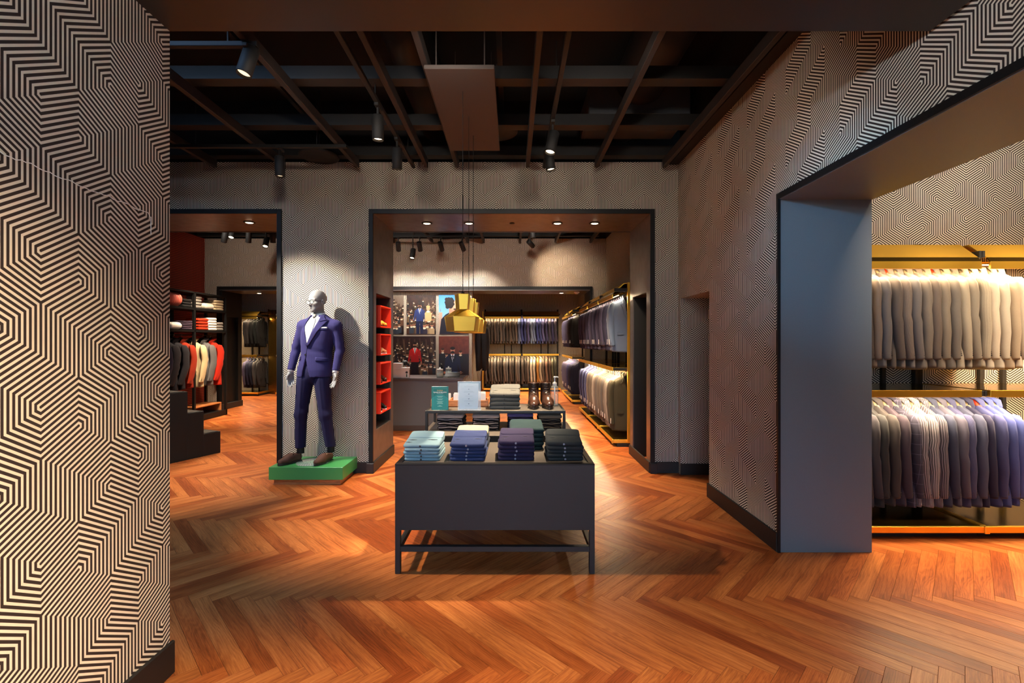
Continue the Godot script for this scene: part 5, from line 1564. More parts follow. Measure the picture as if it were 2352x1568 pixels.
	for q in [[-0.072, 1.262], [-0.094, 1.168]]:
		k = K.new(true)
		k.xf = Transform3D(Basis(Vector3.RIGHT, PI / 2), Vector3(q[0], q[1], front.call(q[0], q[1]) + 0.002))
		k.lathe([[0.001, 0.0], [0.010, 0.0], [0.0105, 0.003], [0.009, 0.0045], [0.006, 0.003], [0.001, 0.003]], 16)
		part(k, "button", M.button, o)
	# shirt collar round the neck, wings over the tie
	k = K.new(true)
	var ring0 := PackedVector3Array(); var ring1 := PackedVector3Array(); var ring2 := PackedVector3Array(); var ring3 := PackedVector3Array()
	for i in 40:
		var a := TAU * i / 40
		var fz := maxf(0, sin(a))
		ring0.append(Vector3(0.006 + 0.072 * cos(a), 1.548 - 0.012 * fz, -0.008 + 0.074 * sin(a)))
		ring1.append(Vector3(0.005 + 0.064 * cos(a), 1.632 - 0.026 * fz + 0.010 * maxf(0, -sin(a)), -0.010 + 0.066 * sin(a)))
		ring2.append(Vector3(0.005 + 0.060 * cos(a), 1.632 - 0.026 * fz + 0.010 * maxf(0, -sin(a)), -0.010 + 0.062 * sin(a)))
		ring3.append(Vector3(0.006 + 0.060 * cos(a), 1.548, -0.008 + 0.060 * sin(a)))
	k.loft([ring0, ring1, ring2, ring3], true, false, false)
	part(k, "shirt_collar", M.white, o)
	for s in [-1, 1]:
		k = K.new(true)
		k.loft([PackedVector3Array([Vector3(-0.008 + s * 0.004, 1.606, 0.060), Vector3(0.0 + s * 0.058, 1.622, 0.030), Vector3(0.0 + s * 0.058, 1.622, 0.026), Vector3(-0.008 + s * 0.004, 1.606, 0.054)]), PackedVector3Array([Vector3(-0.008 + s * 0.040, 1.556, 0.076), Vector3(0.0 + s * 0.070, 1.585, 0.034), Vector3(0.0 + s * 0.070, 1.585, 0.028), Vector3(-0.008 + s * 0.040, 1.556, 0.068)])])
		part(k, "collar_wing", M.white, o)
	k = K.new(true)
	k.loft([PackedVector3Array([Vector3(-0.024, 1.606, 0.066), Vector3(0.008, 1.606, 0.066), Vector3(0.004, 1.606, 0.050), Vector3(-0.020, 1.606, 0.050)]), PackedVector3Array([Vector3(-0.020, 1.562, 0.086), Vector3(0.000, 1.562, 0.086), Vector3(-0.002, 1.562, 0.064), Vector3(-0.018, 1.562, 0.064)])])
	part(k, "tie_knot", mat(rgb(120, 116, 110), 0.55), o)
	# shirt cuffs and hands
	for s in 2:
		var dir: Vector3 = (wr[s] - elb[s]).normalized()
		k = K.new(true)
		k.tube([wr[s] - dir * 0.03, wr[s] + dir * 0.018, wr[s] + dir * 0.0185], [0.032, 0.031, 0.026], 18)
		part(k, "shirt_cuff", M.white, o)
		var side := -1.0 if s == 0 else 1.0
		var b: Vector3 = wr[s]
		var fwd := Vector3(0.02 * -side, -1.0, 0.10).normalized()
		var out := Vector3(side * 0.55, 0.02, -0.65).normalized()       # back of the hand faces out and back
		var across := fwd.cross(out).normalized() * side                 # towards the thumb side (forward)
		if across.z < 0: across = -across
		var fingers := []
		for f in 4:
			var base: Vector3 = b + fwd * (0.098 - 0.004 * absf(f - 1.3)) + across * (0.026 - 0.0175 * f)
			var L: float = [0.040, 0.045, 0.042, 0.033][f]
			var curl: float = [0.18, 0.30, 0.36, 0.42][f]
			var d1: Vector3 = (fwd - out * curl).normalized()
			var d2: Vector3 = (fwd - out * (curl * 2.4)).normalized()
			var d3: Vector3 = (fwd - out * (curl * 3.8)).normalized()
			fingers.append([base - fwd * 0.02, base, base + d1 * L, base + d1 * L + d2 * L * 0.62, base + d1 * L + d2 * L * 0.62 + d3 * L * 0.48])
		var tb: Vector3 = b + fwd * 0.030 + across * 0.024 - out * 0.006
		var td: Vector3 = (fwd * 0.80 + across * 0.45 - out * 0.35).normalized()
		var td2: Vector3 = (fwd * 0.95 + across * 0.10 - out * 0.35).normalized()
		var hand := func(p: Vector3) -> float:
			var d := cap(p, b - fwd * 0.02, b + fwd * 0.03, 0.025, 0.027)
			for c in [-0.017, 0.0, 0.017]: d = smin(d, cap(p, b + fwd * 0.03 + across * c * 0.8, b + fwd * 0.092 + across * c * 1.25, 0.017, 0.0135), 0.016)
			d = smin(d, cap(p, tb - across * 0.01, tb + td * 0.04, 0.017, 0.012), 0.014)
			d = smin(d, cap(p, tb + td * 0.04, tb + td * 0.04 + td2 * 0.032, 0.0115, 0.0085), 0.004)
			for f in fingers:
				var e := 9.0
				for j in 4: e = minf(e, cap(p, f[j], f[j + 1], 0.0102 - 0.0007 * j, 0.0096 - 0.0008 * j))
				d = smin(d, e, 0.003)
			return d
		k = K.new(true)
		k.net(hand, b + Vector3(-0.085, -0.215, -0.085), b + Vector3(0.085, 0.03, 0.095), 0.0036)
		part(k, "hand", M.mannequin, o)
	# trousers
	var legs := func(p: Vector3) -> float:
		var d := ell(p, Vector3(-0.046, 0.98, -0.008), Vector3(0.156, 0.15, 0.106))
		for s in 2:
			var up := p; up.z *= 0.92
			var a := cap(up, hip[s] + Vector3(0, -0.01, 0), knee[s], 0.089, 0.064)
			a = smin(a, cap(up, knee[s], Vector3(ank[s].x, ank[s].y + 0.035, ank[s].z), 0.064, 0.054), 0.03)
			a += 0.0022 * sin(p.y * 60.0 + p.x * 30.0 + p.z * 20.0) * smoothstep(0.16, 0.0, absf(p.y - 0.50))
			a -= 0.006 * smoothstep(0.016, 0.0, absf(p.x - lerpf(hip[s].x, ank[s].x, clampf((0.9 - p.y) / 0.8, 0, 1)))) * smoothstep(0.0, 0.05, p.z)
			d = smin(d, a, 0.016)
		d = maxf(d, ank[0].y + 0.045 - p.y if p.x < -0.04 else ank[1].y + 0.045 - p.y)
		return maxf(d, p.y - 1.16)
	k = K.new(true)
	k.net(legs, Vector3(-0.30, 0.12, -0.14), Vector3(0.24, 1.18, 0.15), 0.009)
	part(k, "trousers", cloth(rgb(42, 40, 74), "pin", 14.0), o)  # darker than the jacket: the weaker light below is put into the colour
	for s in 2:
		k = K.new(true)
		k.tube([ank[s] + Vector3(0, 0.10, 0.0), ank[s] + Vector3(0, 0.02, -0.004), ank[s] + Vector3(0, -0.02, 0)], [0.040, 0.038, 0.040], 16)
		part(k, "sock", M.matte, o)
	# foot plate
	k = K.new(true)
	k.lathe([[0.001, 0.0], [0.168, 0.0], [0.170, 0.003], [0.168, 0.006], [0.001, 0.006]], 48)
	var disc := part(k, "glass_foot_plate", M.glass, o)
	disc.position = Vector3(-0.03, 0, 0.06)
	# shoes and glasses
	shoe("suede_shoe", "", "", Vector3(ank[0].x - 0.055, 0.006, ank[0].z + 0.100), -0.52, M.suede, M.sole, 0.085, null, "", true, 1.0, o)
	shoe("suede_shoe", "", "", Vector3(ank[1].x - 0.030, 0.006, ank[1].z + 0.105), -0.30, M.suede, M.sole, 0.085, null, "", true, 1.0, o)
	var gl = thing("eyeglasses", "dark framed eyeglasses worn by the grey mannequin", "eyeglasses", o.position)
	var gx := turn
	for s in [-1, 1]:
		k = K.new(true)
		k.xf = gx
		var pts := []
		for i in 25:
			var a := TAU * i / 24
			pts.append(Vector3(s * 0.035 + 0.026 * cos(a), -0.003 + 0.0205 * sin(a) * (1.0 if sin(a) > 0 else 1.1), 0.100 - 0.10 * absf(s * 0.035 + 0.026 * cos(a)) * 0.35))
		k.tube(pts, 0.0023, 6)
		part(k, "rim", M.black, gl)
		k = K.new()
		k.xf = gx
		var lens := PackedVector3Array(); var lens2 := PackedVector3Array()
		for i in 24:
			lens.append(pts[i]); lens2.append(pts[i] + Vector3(0, 0, -0.0015))
		k.loft([lens, lens2])
		part(k, "lens", M.glass, gl)
		k = K.new(true)
		k.xf = gx
		k.tube([Vector3(s * 0.061, 0.006, 0.098), Vector3(s * 0.078, 0.006, 0.090), Vector3(s * 0.086, 0.004, 0.03), Vector3(s * 0.086, 0.002, -0.008), Vector3(s * 0.084, -0.018, -0.030)], 0.0022, 6)
		part(k, "temple_arm", M.black, gl)
	k = K.new(true)
	k.xf = gx
	k.tube([Vector3(-0.010, 0.002, 0.101), Vector3(0, 0.006, 0.106), Vector3(0.010, 0.002, 0.101)], 0.0022, 6)
	part(k, "bridge", M.black, gl)

# ---------------------------------------------------------------- cash desk and what stands on it
func make_counter():
	var o = thing("cash_desk", "grey cash desk with a brushed metal top before the posters", "counter", P(-1.70, 0, 7.98))
	var k := K.new()
	k.box(Vector3(-0.01, 0.47, -0.01), Vector3(1.72, 0.76, 0.70), 0.003)
	part(k, "body", M.panel, o)
	k = K.new()
	k.box(Vector3(0, 0.866, 0), Vector3(1.77, 0.042, 0.76), 0.003)
	part(k, "top", M.bronze, o)
	k = K.new()
	k.box(Vector3(-0.01, 0.045, -0.01), Vector3(1.725, 0.09, 0.705), 0.003)
	part(k, "plinth", M.bronze, o)
	var y := 0.887
	o = thing("paper_box", "white box with a round dark emblem on the cash desk", "box", P(-1.80, y, 7.68), 0.1)
	k = K.new()
	k.box(Vector3(0, 0.075, 0), Vector3(0.13, 0.15, 0.10), 0.002)
	k.box(Vector3(0, 0.162, 0), Vector3(0.136, 0.026, 0.106), 0.002)
	part(k, "carton", M.white, o)
	k = K.new(true)
	k.xf = Transform3D(Basis(Vector3.RIGHT, PI / 2), Vector3(0.028, 0.095, 0.050))
	k.lathe([[0.001, 0.0008], [0.019, 0.0008], [0.02, 0.0]], 20)
	part(k, "round_emblem", mat(rgb(52, 56, 58), 0.5), o)
	k = K.new()
	k.box(Vector3(0.028, 0.042, 0.0505), Vector3(0.018, 0.05, 0.001))
	part(k, "green_tab", mat(rgb(30, 96, 62), 0.5), o)
	for q in [[-1.93, 0.0, 0.16, 0.14, "lowest"], [-1.93, 0.14, 0.14, 0.11, "topmost"]]:
		o = thing("white_carton", "plain white carton at the end of the cash desk, %s of two" % q[4], "box", P(q[0], y + q[1], 7.72), 0.2 * q[1])
		k = K.new()
		k.box(Vector3(0, q[3] / 2, 0), Vector3(q[2], q[3] - 0.002, 0.14), 0.002)
		part(k, "carton", M.white, o)
		k = K.new()
		k.box(Vector3(0, q[3] + 0.0005, 0), Vector3(q[2] - 0.01, 0.003, 0.03))
		part(k, "tape", M.grey, o)
	for q in [[-1.222, 7.72, 0.058, 0.155, "nearer the front edge"], [-1.13, 8.1, 0.055, 0.15, "further back"]]:
		o = thing("glass_jar", "lidded glass jar on the cash desk, " + q[4], "jar", P(q[0], y, q[1]), 0, "jars on the cash desk")
		k = K.new(true)
		k.lathe([[0.001, 0], [q[2], 0.0], [q[2], q[3] * 0.7], [q[2] * 0.85, q[3] * 0.82], [q[2] * 0.8, q[3] * 0.82], [q[2] * 0.95, q[3] * 0.69], [q[2] * 0.95, 0.004], [0.001, 0.004]], 20)
		part(k, "jar_wall", M.glass, o)
		k = K.new(true)
		k.lathe([[0.001, 0.006], [q[2] * 0.92, 0.006], [q[2] * 0.92, q[3] * 0.5], [0.001, q[3] * 0.52]], 20)
		part(k, "contents", mat(rgb(176, 186, 180), 0.6), o)
		k = K.new(true)
		k.lathe([[0.001, q[3] * 0.82], [q[2] * 0.9, q[3] * 0.82], [q[2] * 0.9, q[3] * 0.95], [0.012, q[3]], [0.012, q[3] + 0.02], [0.001, q[3] + 0.022]], 20)
		part(k, "lid", M.white, o)
	o = thing("dark_bottle", "slim dark bottle standing between the glass jars on the cash desk", "bottle", P(-1.25, y, 8.05))
	k = K.new(true)
	k.lathe([[0.001, 0], [0.03, 0.002], [0.03, 0.15], [0.012, 0.18], [0.012, 0.21], [0.001, 0.21]], 18)
	part(k, "bottle_wall", M.matte, o)
	k = K.new(true)
	k.lathe([[0.014, 0.205], [0.015, 0.23], [0.001, 0.232]], 14)
	part(k, "cap", M.chrome, o)
	o = thing("payment_tablet", "dark tablet leaning on a low stand on the cash desk", "tablet", P(-1.02, y, 7.80), -0.1)
	k = K.new()
	k.xf = Transform3D(Basis(Vector3.RIGHT, -0.9), Vector3(0, 0.045, 0))
	k.box(Vector3.ZERO, Vector3(0.26, 0.10, 0.012), 0.004)
	part(k, "screen", M.black, o)
	k = K.new()
	k.box(Vector3(0.0, 0.006, 0.02), Vector3(0.14, 0.012, 0.12), 0.003)
	part(k, "stand", M.chrome, o)
	k = K.new()
	k.xf = Transform3D(Basis(Vector3.RIGHT, -0.9), Vector3(0, 0.045, 0))
	k.box(Vector3(0, 0.052, 0), Vector3(0.266, 0.006, 0.016), 0.002)
	part(k, "metal_edge", M.chrome, o)
	o = thing("metal_tray", "flat shiny metal tray on the cash desk behind the tablet", "tray", P(-1.02, y, 8.1))
	k = K.new(true)
	k.lathe([[0.001, 0.03], [0.02, 0.03], [0.03, 0.05], [0.14, 0.055], [0.15, 0.062], [0.13, 0.050], [0.02, 0.045], [0.06, 0.0], [0.001, 0.0]], 24)
	part(k, "dish", M.chrome, o)
	o = thing("desk_lamp_arm", "small metal stand with a black head at the end of the cash desk", "stand", P(-1.885, y, 8.0))
	k = K.new(true)
	k.tube([Vector3(0, 0, 0), Vector3(0, 0.2, 0), Vector3(0.05, 0.26, 0), Vector3(0.10, 0.20, 0.02)], 0.006, 8)
	part(k, "arm", M.chrome, o)
	k = K.new(true)
	k.lathe([[0.001, 0.19], [0.045, 0.20], [0.05, 0.25], [0.03, 0.28], [0.001, 0.285]], 16)
	part(k, "head", M.matte, o)

# ---------------------------------------------------------------- posters
func blob(im: Image, cx: float, cy: float, rx: float, ry: float, c: Color):
	for y in range(maxi(0, int(cy - ry)), mini(im.get_height(), int(cy + ry) + 1)):
		for x in range(maxi(0, int(cx - rx)), mini(im.get_width(), int(cx + rx) + 1)):
			var e := pow((x - cx) / rx, 2) + pow((y - cy) / ry, 2)
			if e < 1.0: im.set_pixel(x, y, im.get_pixel(x, y).lerp(c, clampf((1.0 - e) * 5.0, 0, 1) * c.a))

func shape(im: Image, pts: Array, c: Color):
	var poly := PackedVector2Array(pts)
	var lo := poly[0]; var hi := poly[0]
	for p in poly: lo = lo.min(p); hi = hi.max(p)
	for y in range(maxi(0, int(lo.y)), mini(im.get_height(), int(hi.y) + 1)):
		for x in range(maxi(0, int(lo.x)), mini(im.get_width(), int(hi.x) + 1)):
			if Geometry2D.is_point_in_polygon(Vector2(x, y), poly): im.set_pixel(x, y, c.lightened(0.06) if (x * 7 + y * 3) % 5 == 0 else c)

func sitter(im: Image, x: float, y: float, s: float, body: Color, skin: Color, hair: Color):   # a half hidden bystander
	shape(im, [Vector2(x - 10 * s, y + 40 * s), Vector2(x - 11 * s, y + 16 * s), Vector2(x - 5 * s, y + 9 * s), Vector2(x + 5 * s, y + 9 * s), Vector2(x + 11 * s, y + 16 * s), Vector2(x + 10 * s, y + 40 * s)], body)
	blob(im, x, y + 10 * s, 6 * s, 3.5 * s, Color(0.85, 0.8, 0.7))
	blob(im, x, y, 6 * s, 8 * s, skin)
	blob(im, x, y - 5 * s, 6.5 * s, 5 * s, hair)

func dressed(im: Image, x: float, y: float, s: float, suit_c: Color, legs_c: Color, skin: Color, lapel: Color):   # standing figure in a suit
	shape(im, [Vector2(x - 16 * s, y + 66 * s), Vector2(x - 18 * s, y + 150 * s), Vector2(x - 2 * s, y + 150 * s), Vector2(x, y + 82 * s), Vector2(x + 3 * s, y + 150 * s), Vector2(x + 17 * s, y + 150 * s), Vector2(x + 16 * s, y + 66 * s)], legs_c)
	shape(im, [Vector2(x - 18 * s, y + 76 * s), Vector2(x - 17 * s, y + 44 * s), Vector2(x - 25 * s, y + 74 * s), Vector2(x - 31 * s, y + 72 * s), Vector2(x - 24 * s, y + 24 * s), Vector2(x - 9 * s, y + 13 * s), Vector2(x + 9 * s, y + 13 * s), Vector2(x + 24 * s, y + 24 * s), Vector2(x + 31 * s, y + 72 * s), Vector2(x + 25 * s, y + 74 * s), Vector2(x + 17 * s, y + 44 * s), Vector2(x + 18 * s, y + 76 * s)], suit_c)
	shape(im, [Vector2(x - 7 * s, y + 13 * s), Vector2(x + 7 * s, y + 13 * s), Vector2(x, y + 42 * s)], Color(0.86, 0.86, 0.88))
	shape(im, [Vector2(x - 2 * s, y + 15 * s), Vector2(x + 2 * s, y + 15 * s), Vector2(x + 2.5 * s, y + 36 * s), Vector2(x, y + 40 * s)], Color(0.12, 0.12, 0.18))
	for q in [-1, 1]: shape(im, [Vector2(x + q * 7 * s, y + 13 * s), Vector2(x + q * 14 * s, y + 24 * s), Vector2(x + q * 11 * s, y + 28 * s), Vector2(x + q * 1 * s, y + 46 * s)], lapel)
	for q in [-1, 1]: blob(im, x + q * 28 * s, y + 77 * s, 4 * s, 5 * s, skin)
	blob(im, x, y + 10 * s, 5 * s, 6 * s, skin)
	blob(im, x, y, 8 * s, 11 * s, skin)
	blob(im, x, y + 7 * s, 7 * s, 5 * s, Color(0.12, 0.08, 0.07))
	blob(im, x, y - 7 * s, 9 * s, 6 * s, Color(0.10, 0.07, 0.07))

func make_posters():
	papered("wall_poster", "wallpapered wall behind the cash desk that carries the posters", [[-3.3, -0.886, 10.05, 10.35, 0, 2.612]], 0.35, 0.3)
	var n := noise(0.02, FastNoiseLite.TYPE_SIMPLEX_SMOOTH, 4, 77)
	var list := [[-2.712, 2.094, 0.644, 0.860, "crowd"], [-2.005, 2.094, 0.644, 0.860, "blue"], [-1.284, 2.094, 0.664, 0.860, "profile"], [-2.36, 1.185, 1.354, 0.866, "red"], [-1.284, 1.185, 0.664, 0.866, "dinner"]]
	var labels := {"crowd": "tall dark poster of a costumed crowd, partly behind the portal jamb", "blue": "tall poster of a bearded man in a blue suit before a crowd", "profile": "poster of a curly haired man in profile against a blue sky", "red": "wide poster of a man in a red jacket before a crowd", "dinner": "poster of a man in a dark dinner jacket among sitters"}
	for q in list:
		var W := int(300 * q[2])
		var H := int(300 * q[3])
		var im := Image.create(W, H, false, Image.FORMAT_RGB8)
		for y in H:
			for x in W:
				var v: float = 0.5 + 0.5 * n.get_noise_2d(x * 1.5 + q[0] * 300, y * 1.5)
				var c: Color = Color(0.07, 0.04, 0.06).lerp(Color(0.22, 0.12, 0.10), v)
				if q[4] == "profile": c = Color(0.20, 0.46, 0.78).lerp(Color(0.62, 0.78, 0.90), clampf(float(y) / H * 1.2, 0, 1))
				if q[4] == "dinner": c = Color(0.30, 0.12, 0.08).lerp(Color(0.44, 0.20, 0.13), v) if y < H * 0.45 else Color(0.12, 0.06, 0.07)
				if q[4] == "crowd" and y < H * 0.3: c = Color(0.42, 0.38, 0.34)
				im.set_pixel(x, y, c)
		var r := RandomNumberGenerator.new()
		r.seed = hash(q[4])
		var bodies := [Color(0.58, 0.46, 0.32), Color(0.34, 0.20, 0.14), Color(0.66, 0.56, 0.42), Color(0.18, 0.16, 0.22), Color(0.44, 0.30, 0.22), Color(0.20, 0.24, 0.30)]
		if q[4] in ["crowd", "blue", "red"]:
			for i in int(W / 3.2):   # back row first; smaller, darker and further apart towards the top
				var t := i / (W / 3.2)
				var sc: float = lerpf(0.7, 1.7, t) * r.randf_range(0.8, 1.25)
				var lum := lerpf(0.55, 0.15, t) + r.randf_range(-0.1, 0.2)
				sitter(im, r.randf_range(0, W), lerpf(H * 0.14, H * 0.80, t) + r.randf_range(-9, 9), sc, bodies[r.randi() % 6].darkened(clampf(lum, 0, 0.8)), Color(0.66, 0.46, 0.36).darkened(clampf(lum * 0.9, 0, 0.8)), bodies[r.randi() % 6].darkened(0.6))
				if i % 5 == 0: shape(im, [Vector2(0, H * 0.02), Vector2(2, H * 0.02), Vector2(14, H * 0.4), Vector2(11, H * 0.4)].map(func(p): return p + Vector2(fmod(i * 37.0, W), r.randf_range(0, 20))), Color(0.34, 0.26, 0.20))
				if i % 3 == 0: blob(im, r.randf_range(0, W), r.randf_range(H * 0.3, H), 12, 7, Color(0.05, 0.03, 0.05, 0.9))
		if q[4] == "blue":
			dressed(im, W * 0.45, H * 0.27, 1.35, Color(0.12, 0.17, 0.36), Color(0.07, 0.09, 0.20), Color(0.46, 0.30, 0.22), Color(0.16, 0.22, 0.44))
			sitter(im, W * 0.74, H * 0.34, 2.1, Color(0.72, 0.60, 0.42), Color(0.74, 0.54, 0.42), Color(0.70, 0.58, 0.40))
		if q[4] == "red": dressed(im, W * 0.66, H * 0.22, 1.5, Color(0.62, 0.08, 0.08), Color(0.10, 0.06, 0.08), Color(0.62, 0.42, 0.32), Color(0.76, 0.12, 0.10))
		if q[4] == "profile":
			shape(im, [Vector2(0, H * 0.44), Vector2(W * 0.12, H * 0.44), Vector2(W * 0.12, H), Vector2(0, H)], Color(0.62, 0.54, 0.48))
			shape(im, [Vector2(W * 0.04, H * 0.42), Vector2(W * 0.06, H * 0.30), Vector2(W * 0.07, H * 0.42)], Color(0.45, 0.42, 0.42))
			shape(im, [Vector2(W * 0.02, H), Vector2(W * 0.08, H * 0.62), Vector2(W * 0.22, H * 0.50), Vector2(W * 0.36, H * 0.44), Vector2(W * 0.66, H * 0.46), Vector2(W * 0.92, H * 0.58), Vector2(W, H)], Color(0.07, 0.06, 0.12))
			shape(im, [Vector2(W * 0.34, H * 0.48), Vector2(W * 0.34, H * 0.34), Vector2(W * 0.56, H * 0.36), Vector2(W * 0.56, H * 0.47)], Color(0.66, 0.46, 0.38))
			blob(im, W * 0.48, H * 0.26, W * 0.12, H * 0.14, Color(0.76, 0.56, 0.46))
			shape(im, [Vector2(W * 0.56, H * 0.20), Vector2(W * 0.66, H * 0.29), Vector2(W * 0.60, H * 0.31), Vector2(W * 0.60, H * 0.36), Vector2(W * 0.50, H * 0.38), Vector2(W * 0.46, H * 0.20)], Color(0.78, 0.58, 0.48))
			for i in 26: blob(im, W * 0.35 + W * 0.10 * cos(i * 0.9) * r.randf_range(0.6, 1.1), H * 0.20 + H * 0.11 * sin(i * 1.3) * r.randf_range(0.5, 1.0), W * 0.07, H * 0.05, Color(0.09, 0.07, 0.09))
			blob(im, W * 0.55, H * 0.36, W * 0.07, H * 0.02, Color(0.16, 0.09, 0.08))
		if q[4] == "dinner":
			for s in [[0.13, 0.36, 1.6], [0.26, 0.48, 1.5], [0.72, 0.42, 1.7]]: sitter(im, W * s[0], H * s[1], s[2], Color(0.08, 0.07, 0.09), Color(0.74, 0.54, 0.42), Color(0.22, 0.13, 0.09))
			dressed(im, W * 0.46, H * 0.36, 1.9, Color(0.07, 0.08, 0.20), Color(0.06, 0.06, 0.12), Color(0.74, 0.48, 0.38), Color(0.05, 0.05, 0.10))
			shape(im, [Vector2(W * 0.40, H * 0.50), Vector2(W * 0.46, H * 0.515), Vector2(W * 0.52, H * 0.50), Vector2(W * 0.52, H * 0.54), Vector2(W * 0.46, H * 0.525), Vector2(W * 0.40, H * 0.54)], Color(0.04, 0.04, 0.06))
		var o = thing("poster", labels[q[4]], "poster", P(q[0], q[1], 10.046), 0, "")
		var k := K.new()
		var pm := mat(Color.WHITE, 0.35)
		pm.albedo_texture = ImageTexture.create_from_image(im)
		var z := 0.012
		k.quad(Vector3(-q[2] / 2, -q[3] / 2, z), Vector3(q[2] / 2, -q[3] / 2, z), Vector3(q[2] / 2, q[3] / 2, z), Vector3(-q[2] / 2, q[3] / 2, z))
		part(k, "print", pm, o)
		k = K.new()
		k.box(Vector3(0, 0, 0.0055), Vector3(q[2], q[3], 0.011))
		part(k, "board", M.matte, o)

# ---------------------------------------------------------------- open shelving beside the steps
func pile(called: String, label: String, cat: String, m: Material, at: Vector3, n: int, w: float, l: float, h: float, group: String, turn := 0.0):
	for i in n:
		var o = thing(called, "%s, %s" % [label, ("only one" if n == 1 else "topmost of its pile" if i == n - 1 else "lowest of its pile" if i == 0 else ordinal(i) + " from the bottom of its pile")] if n > 1 else label, cat, at + Vector3(0, h * 0.98 * i, 0), turn + rng.randf_range(-0.05, 0.05), group)
		part(soft_slab(Vector3(0, h / 2, 0), Vector3(w, h, l), h * 0.48, 0.008 if i == n - 1 else 0.0, 0.0015, i * 2.0), "body", m, o)
		var k := K.new(true)
		k.tube([Vector3(w / 2 - 0.001, h * 0.5, -l / 2 + 0.02), Vector3(w / 2, h * 0.52, 0), Vector3(w / 2 - 0.001, h * 0.5, l / 2 - 0.02)], 0.0022, 6)
		part(k, "fold_line", m, o)

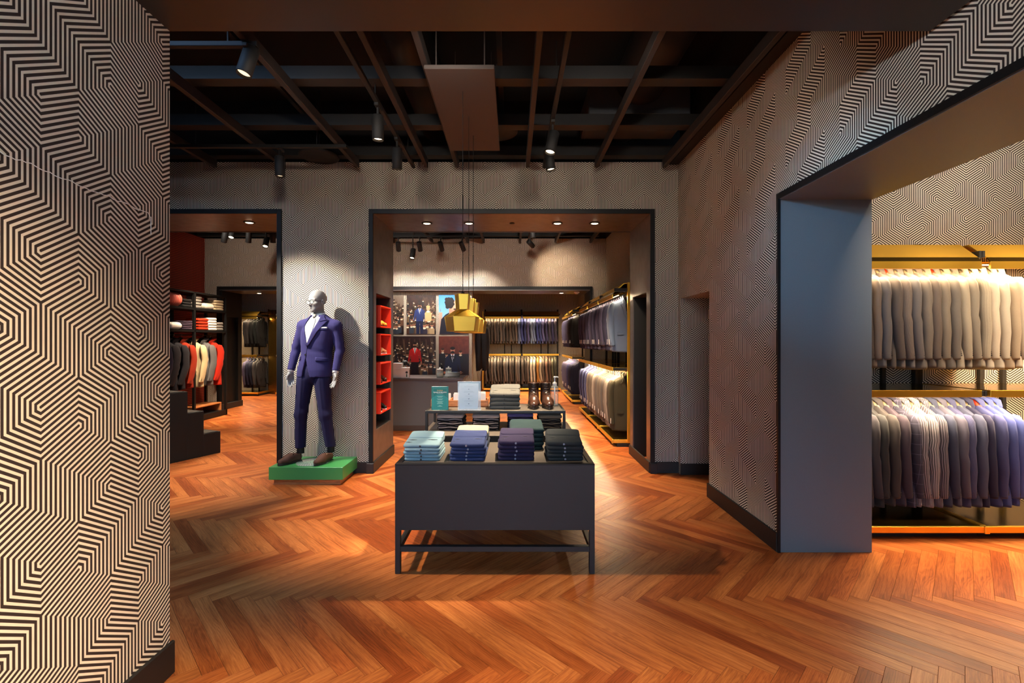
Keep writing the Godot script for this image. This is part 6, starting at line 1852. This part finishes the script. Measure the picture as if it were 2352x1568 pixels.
func make_shelving():
	var xf := -5.85
	var xb := -6.30
	var o = thing("shelving_unit", "tall open black shelving unit with folded clothes and hanging coats by the steps", "shelving", P(-6.075, 0, 7.93))
	var z := func(d: float) -> float: return 7.93 - d
	var k: K
	var D := xf - xb
	for d in [6.52, 7.45, 8.40, 9.33]:
		for x in [-D / 2 + 0.022, D / 2 - 0.022]:
			k = K.new()
			k.box(Vector3(x, 1.21, z.call(d)), Vector3(0.044, 2.42, 0.044), 0.002)
			part(k, "upright", M.black, o)
	for h in [[2.405, 0.03], [2.10, 0.04], [1.695, 0.04], [0.06, 0.10]]:
		for d in [6.985, 7.925, 8.865]:
			k = K.new()
			k.box(Vector3(0, h[0], z.call(d)), Vector3(D, h[1], 0.94), 0.002)
			part(k, "shelf", M.black, o)
	k = K.new(true)
	k.tube([Vector3(0.02, 1.62, z.call(6.55)), Vector3(0.02, 1.62, z.call(9.30))], 0.011, 10)
	part(k, "hanging_rail", M.matte, o)
	k = K.new()
	k.box(Vector3(-D / 2 + 0.004, 1.78, z.call(7.92)), Vector3(0.006, 1.22, 0.90))
	part(k, "mirror_back", mat(rgb(200, 214, 220), 0.05, 1.0), o, "mirror at the back of the shelving")
	o = thing("wooden_bench", "low reddish wooden bench standing inside the shelving under the coats", "bench", P(-6.08, 0.112, 8.85))
	k = K.new()
	k.box(Vector3(0, 0.15, 0), Vector3(0.36, 0.025, 0.78), 0.003)
	part(k, "seat", M.boxwood, o)
	for s in [-1, 1]:
		k = K.new()
		k.box(Vector3(0, 0.069, s * 0.375), Vector3(0.36, 0.137, 0.025), 0.002)
		part(k, "leg", M.boxwood, o)
	var beige := cloth(rgb(226, 204, 168))
	var cream := cloth(rgb(240, 232, 216))
	var grey := cloth(rgb(150, 144, 138))
	var red := cloth(rgb(206, 58, 28))
	var g := "folded clothes on the black shelving"
	var t := 2.120
	pile("folded_sweater", "beige folded sweater on the top shelf", "sweater", beige, P(-6.02, t, 9.17), 4, 0.26, 0.27, 0.052, g)
	pile("folded_shirt", "cream folded shirt on the top shelf", "shirt", cream, P(-6.02, t, 8.87), 1, 0.26, 0.27, 0.12, "")
	pile("rolled_knitwear", "grey folded knitwear on the top shelf", "knitwear", grey, P(-6.0, t, 8.58), 4, 0.2, 0.18, 0.06, g)
	pile("folded_sweater", "black folded sweater on the top shelf", "sweater", cloth(rgb(34, 32, 34)), P(-6.02, t, 8.27), 3, 0.26, 0.22, 0.05, g)
	o = thing("puffer_jacket", "rolled shiny pink puffer jacket on the top shelf", "jacket", P(-6.0, t + 0.13, 7.98))
	var pk := mat(rgb(214, 112, 98), 0.28)
	for i in 6:
		k = K.new(true)
		k.xf = Transform3D(Basis(Vector3.RIGHT, PI / 2), Vector3(0, 0, -0.125 + 0.05 * i))
		k.lathe([[0.04, -0.026], [0.105, -0.022], [0.126, 0.0], [0.105, 0.022], [0.04, 0.026]], 24)
		part(k, "quilted_roll", pk, o)
	t = 1.716
	pile("folded_sweater", "red folded sweater on the middle shelf", "sweater", red, P(-6.0, t, 8.67), 4, 0.27, 0.27, 0.056, g)
	pile("folded_shirt", "white folded shirt on the middle shelf", "shirt", M.white, P(-6.0, t, 8.94), 5, 0.26, 0.24, 0.05, g)
	pile("folded_sweater", "grey folded sweater on the middle shelf", "sweater", grey, P(-6.0, t, 9.17), 3, 0.24, 0.22, 0.056, g)
	pile("folded_shirt", "white folded shirt on the middle shelf next to the striped pile", "shirt", M.white, P(-6.0, t, 7.98), 1, 0.26, 0.25, 0.12, "")
	pile("folded_sweater", "navy striped folded sweater on the middle shelf", "sweater", cloth(rgb(84, 70, 88), "bold"), P(-6.0, t, 8.24), 5, 0.26, 0.26, 0.032, g)
	if jackets.is_empty():
		for n in 5: jackets.append(make_jacket(n))
	var coats := [[7.70, "navy quilted", rgb(52, 54, 78)], [7.90, "charcoal", rgb(56, 54, 60)], [8.10, "dark charcoal", rgb(50, 48, 54)], [8.28, "rust red short", rgb(176, 56, 32)], [8.58, "cream", rgb(232, 210, 164)], [8.86, "mid grey", rgb(112, 110, 112)], [9.10, "bright red", rgb(206, 46, 26)]]
	for i in coats.size():
		var c = coats[i]
		hang_jacket(i, cloth(c[2]), "%s coat on the rail of the black shelving, %s from its far end" % [c[1], ordinal(coats.size() - 1 - i)], P(-6.03, 1.62, c[0]), rng.randf_range(-0.12, 0.12), "coats hanging in the black shelving", {"hanger": M.matte})
		var o2: Node3D = get_child(get_child_count() - 1)
		o2.name = numbered("coat")
		o2.set_meta("category", "coat")
		o2.scale = Vector3(0.90, 1.10, 2.4)

# ---------------------------------------------------------------- stepped display block
func make_steps():
	var o = thing("stepped_plinth", "black stepped display block in the portal behind the near wall", "display block", P(-3.94, 0, 6.15), -0.42)
	var k := K.new()
	# side outline in (run, height): highest at the near end
	var w := 0.8
	for q in [[0.0, 0.22, 0.29], [0.22, 0.42, 0.59], [0.42, 1.0, 0.865]]:
		k = K.new()
		k.box(Vector3(-w / 2, q[2] / 2, (q[0] + q[1]) / 2), Vector3(w, q[2], q[1] - q[0]), 0.003)
		part(k, "step", M.matte, o)
	for q in [[0.12, 0.30], [0.34, 0.60], [0.72, 0.875]]:
		k = K.new()
		k.box(Vector3(-w / 2, q[1] - 0.006, q[0] - 0.01), Vector3(w - 0.02, 0.008, 0.16 if q[0] < 0.5 else 0.5), 0.002)
		part(k, "tread_pad", M.base, o)

# ---------------------------------------------------------------- red shoe boxes in the portal jamb
func make_shoe_boxes():
	var w := 0.47
	var h := 0.262
	var dp := 0.27
	var t := 0.016
	var names_ := ["lowest", "second from the bottom", "third from the bottom", "topmost"]
	var kinds := [[M.black, "black and white sneaker", 0.085], [M.leather, "brown suede boot", 0.14], [mat(rgb(150, 104, 70), 0.6), "tan sneaker", 0.09], [mat(rgb(214, 150, 40), 0.5), "yellow shoe", 0.085]]
	var hs := [0.765, 1.115, 1.462, 1.802]
	for i in 4:
		var o = thing("display_cube", "red lacquered open display box in the portal jamb, %s of four" % names_[i], "display box", P(-1.567, hs[i], 5.66), 0, "red display boxes")
		var k := K.new()
		for s in [-1, 1]:
			k.box(Vector3(-dp / 2, s * (h / 2 - t / 2), 0), Vector3(dp, t, w), 0.0015)
			k.box(Vector3(-dp / 2, 0, s * (w / 2 - t / 2)), Vector3(dp, h - 2 * t, t), 0.0015)
		part(k, "shell", M.red, o)
		k = K.new()
		k.box(Vector3(-dp + 0.006, 0, 0), Vector3(0.008, h - 2 * t, w - 2 * t))
		part(k, "mirror_back", mat(rgb(210, 210, 208), 0.04, 1.0), o)
		for s in [-1, 1]:
			var q = kinds[i]
			shoe("display_shoe", "%s in the %s red box, %s" % [q[1], names_[i], "nearer the mannequin" if s == 1 else "nearer the cash desk"], "shoe", P(-1.68, hs[i] - h / 2 + t, 5.66 - s * 0.10), PI / 2 - 0.5, q[0], M.white if i == 0 or i == 2 else M.sole, q[2], M.white if i != 1 else null, "shoes in the red boxes", false, 0.82)
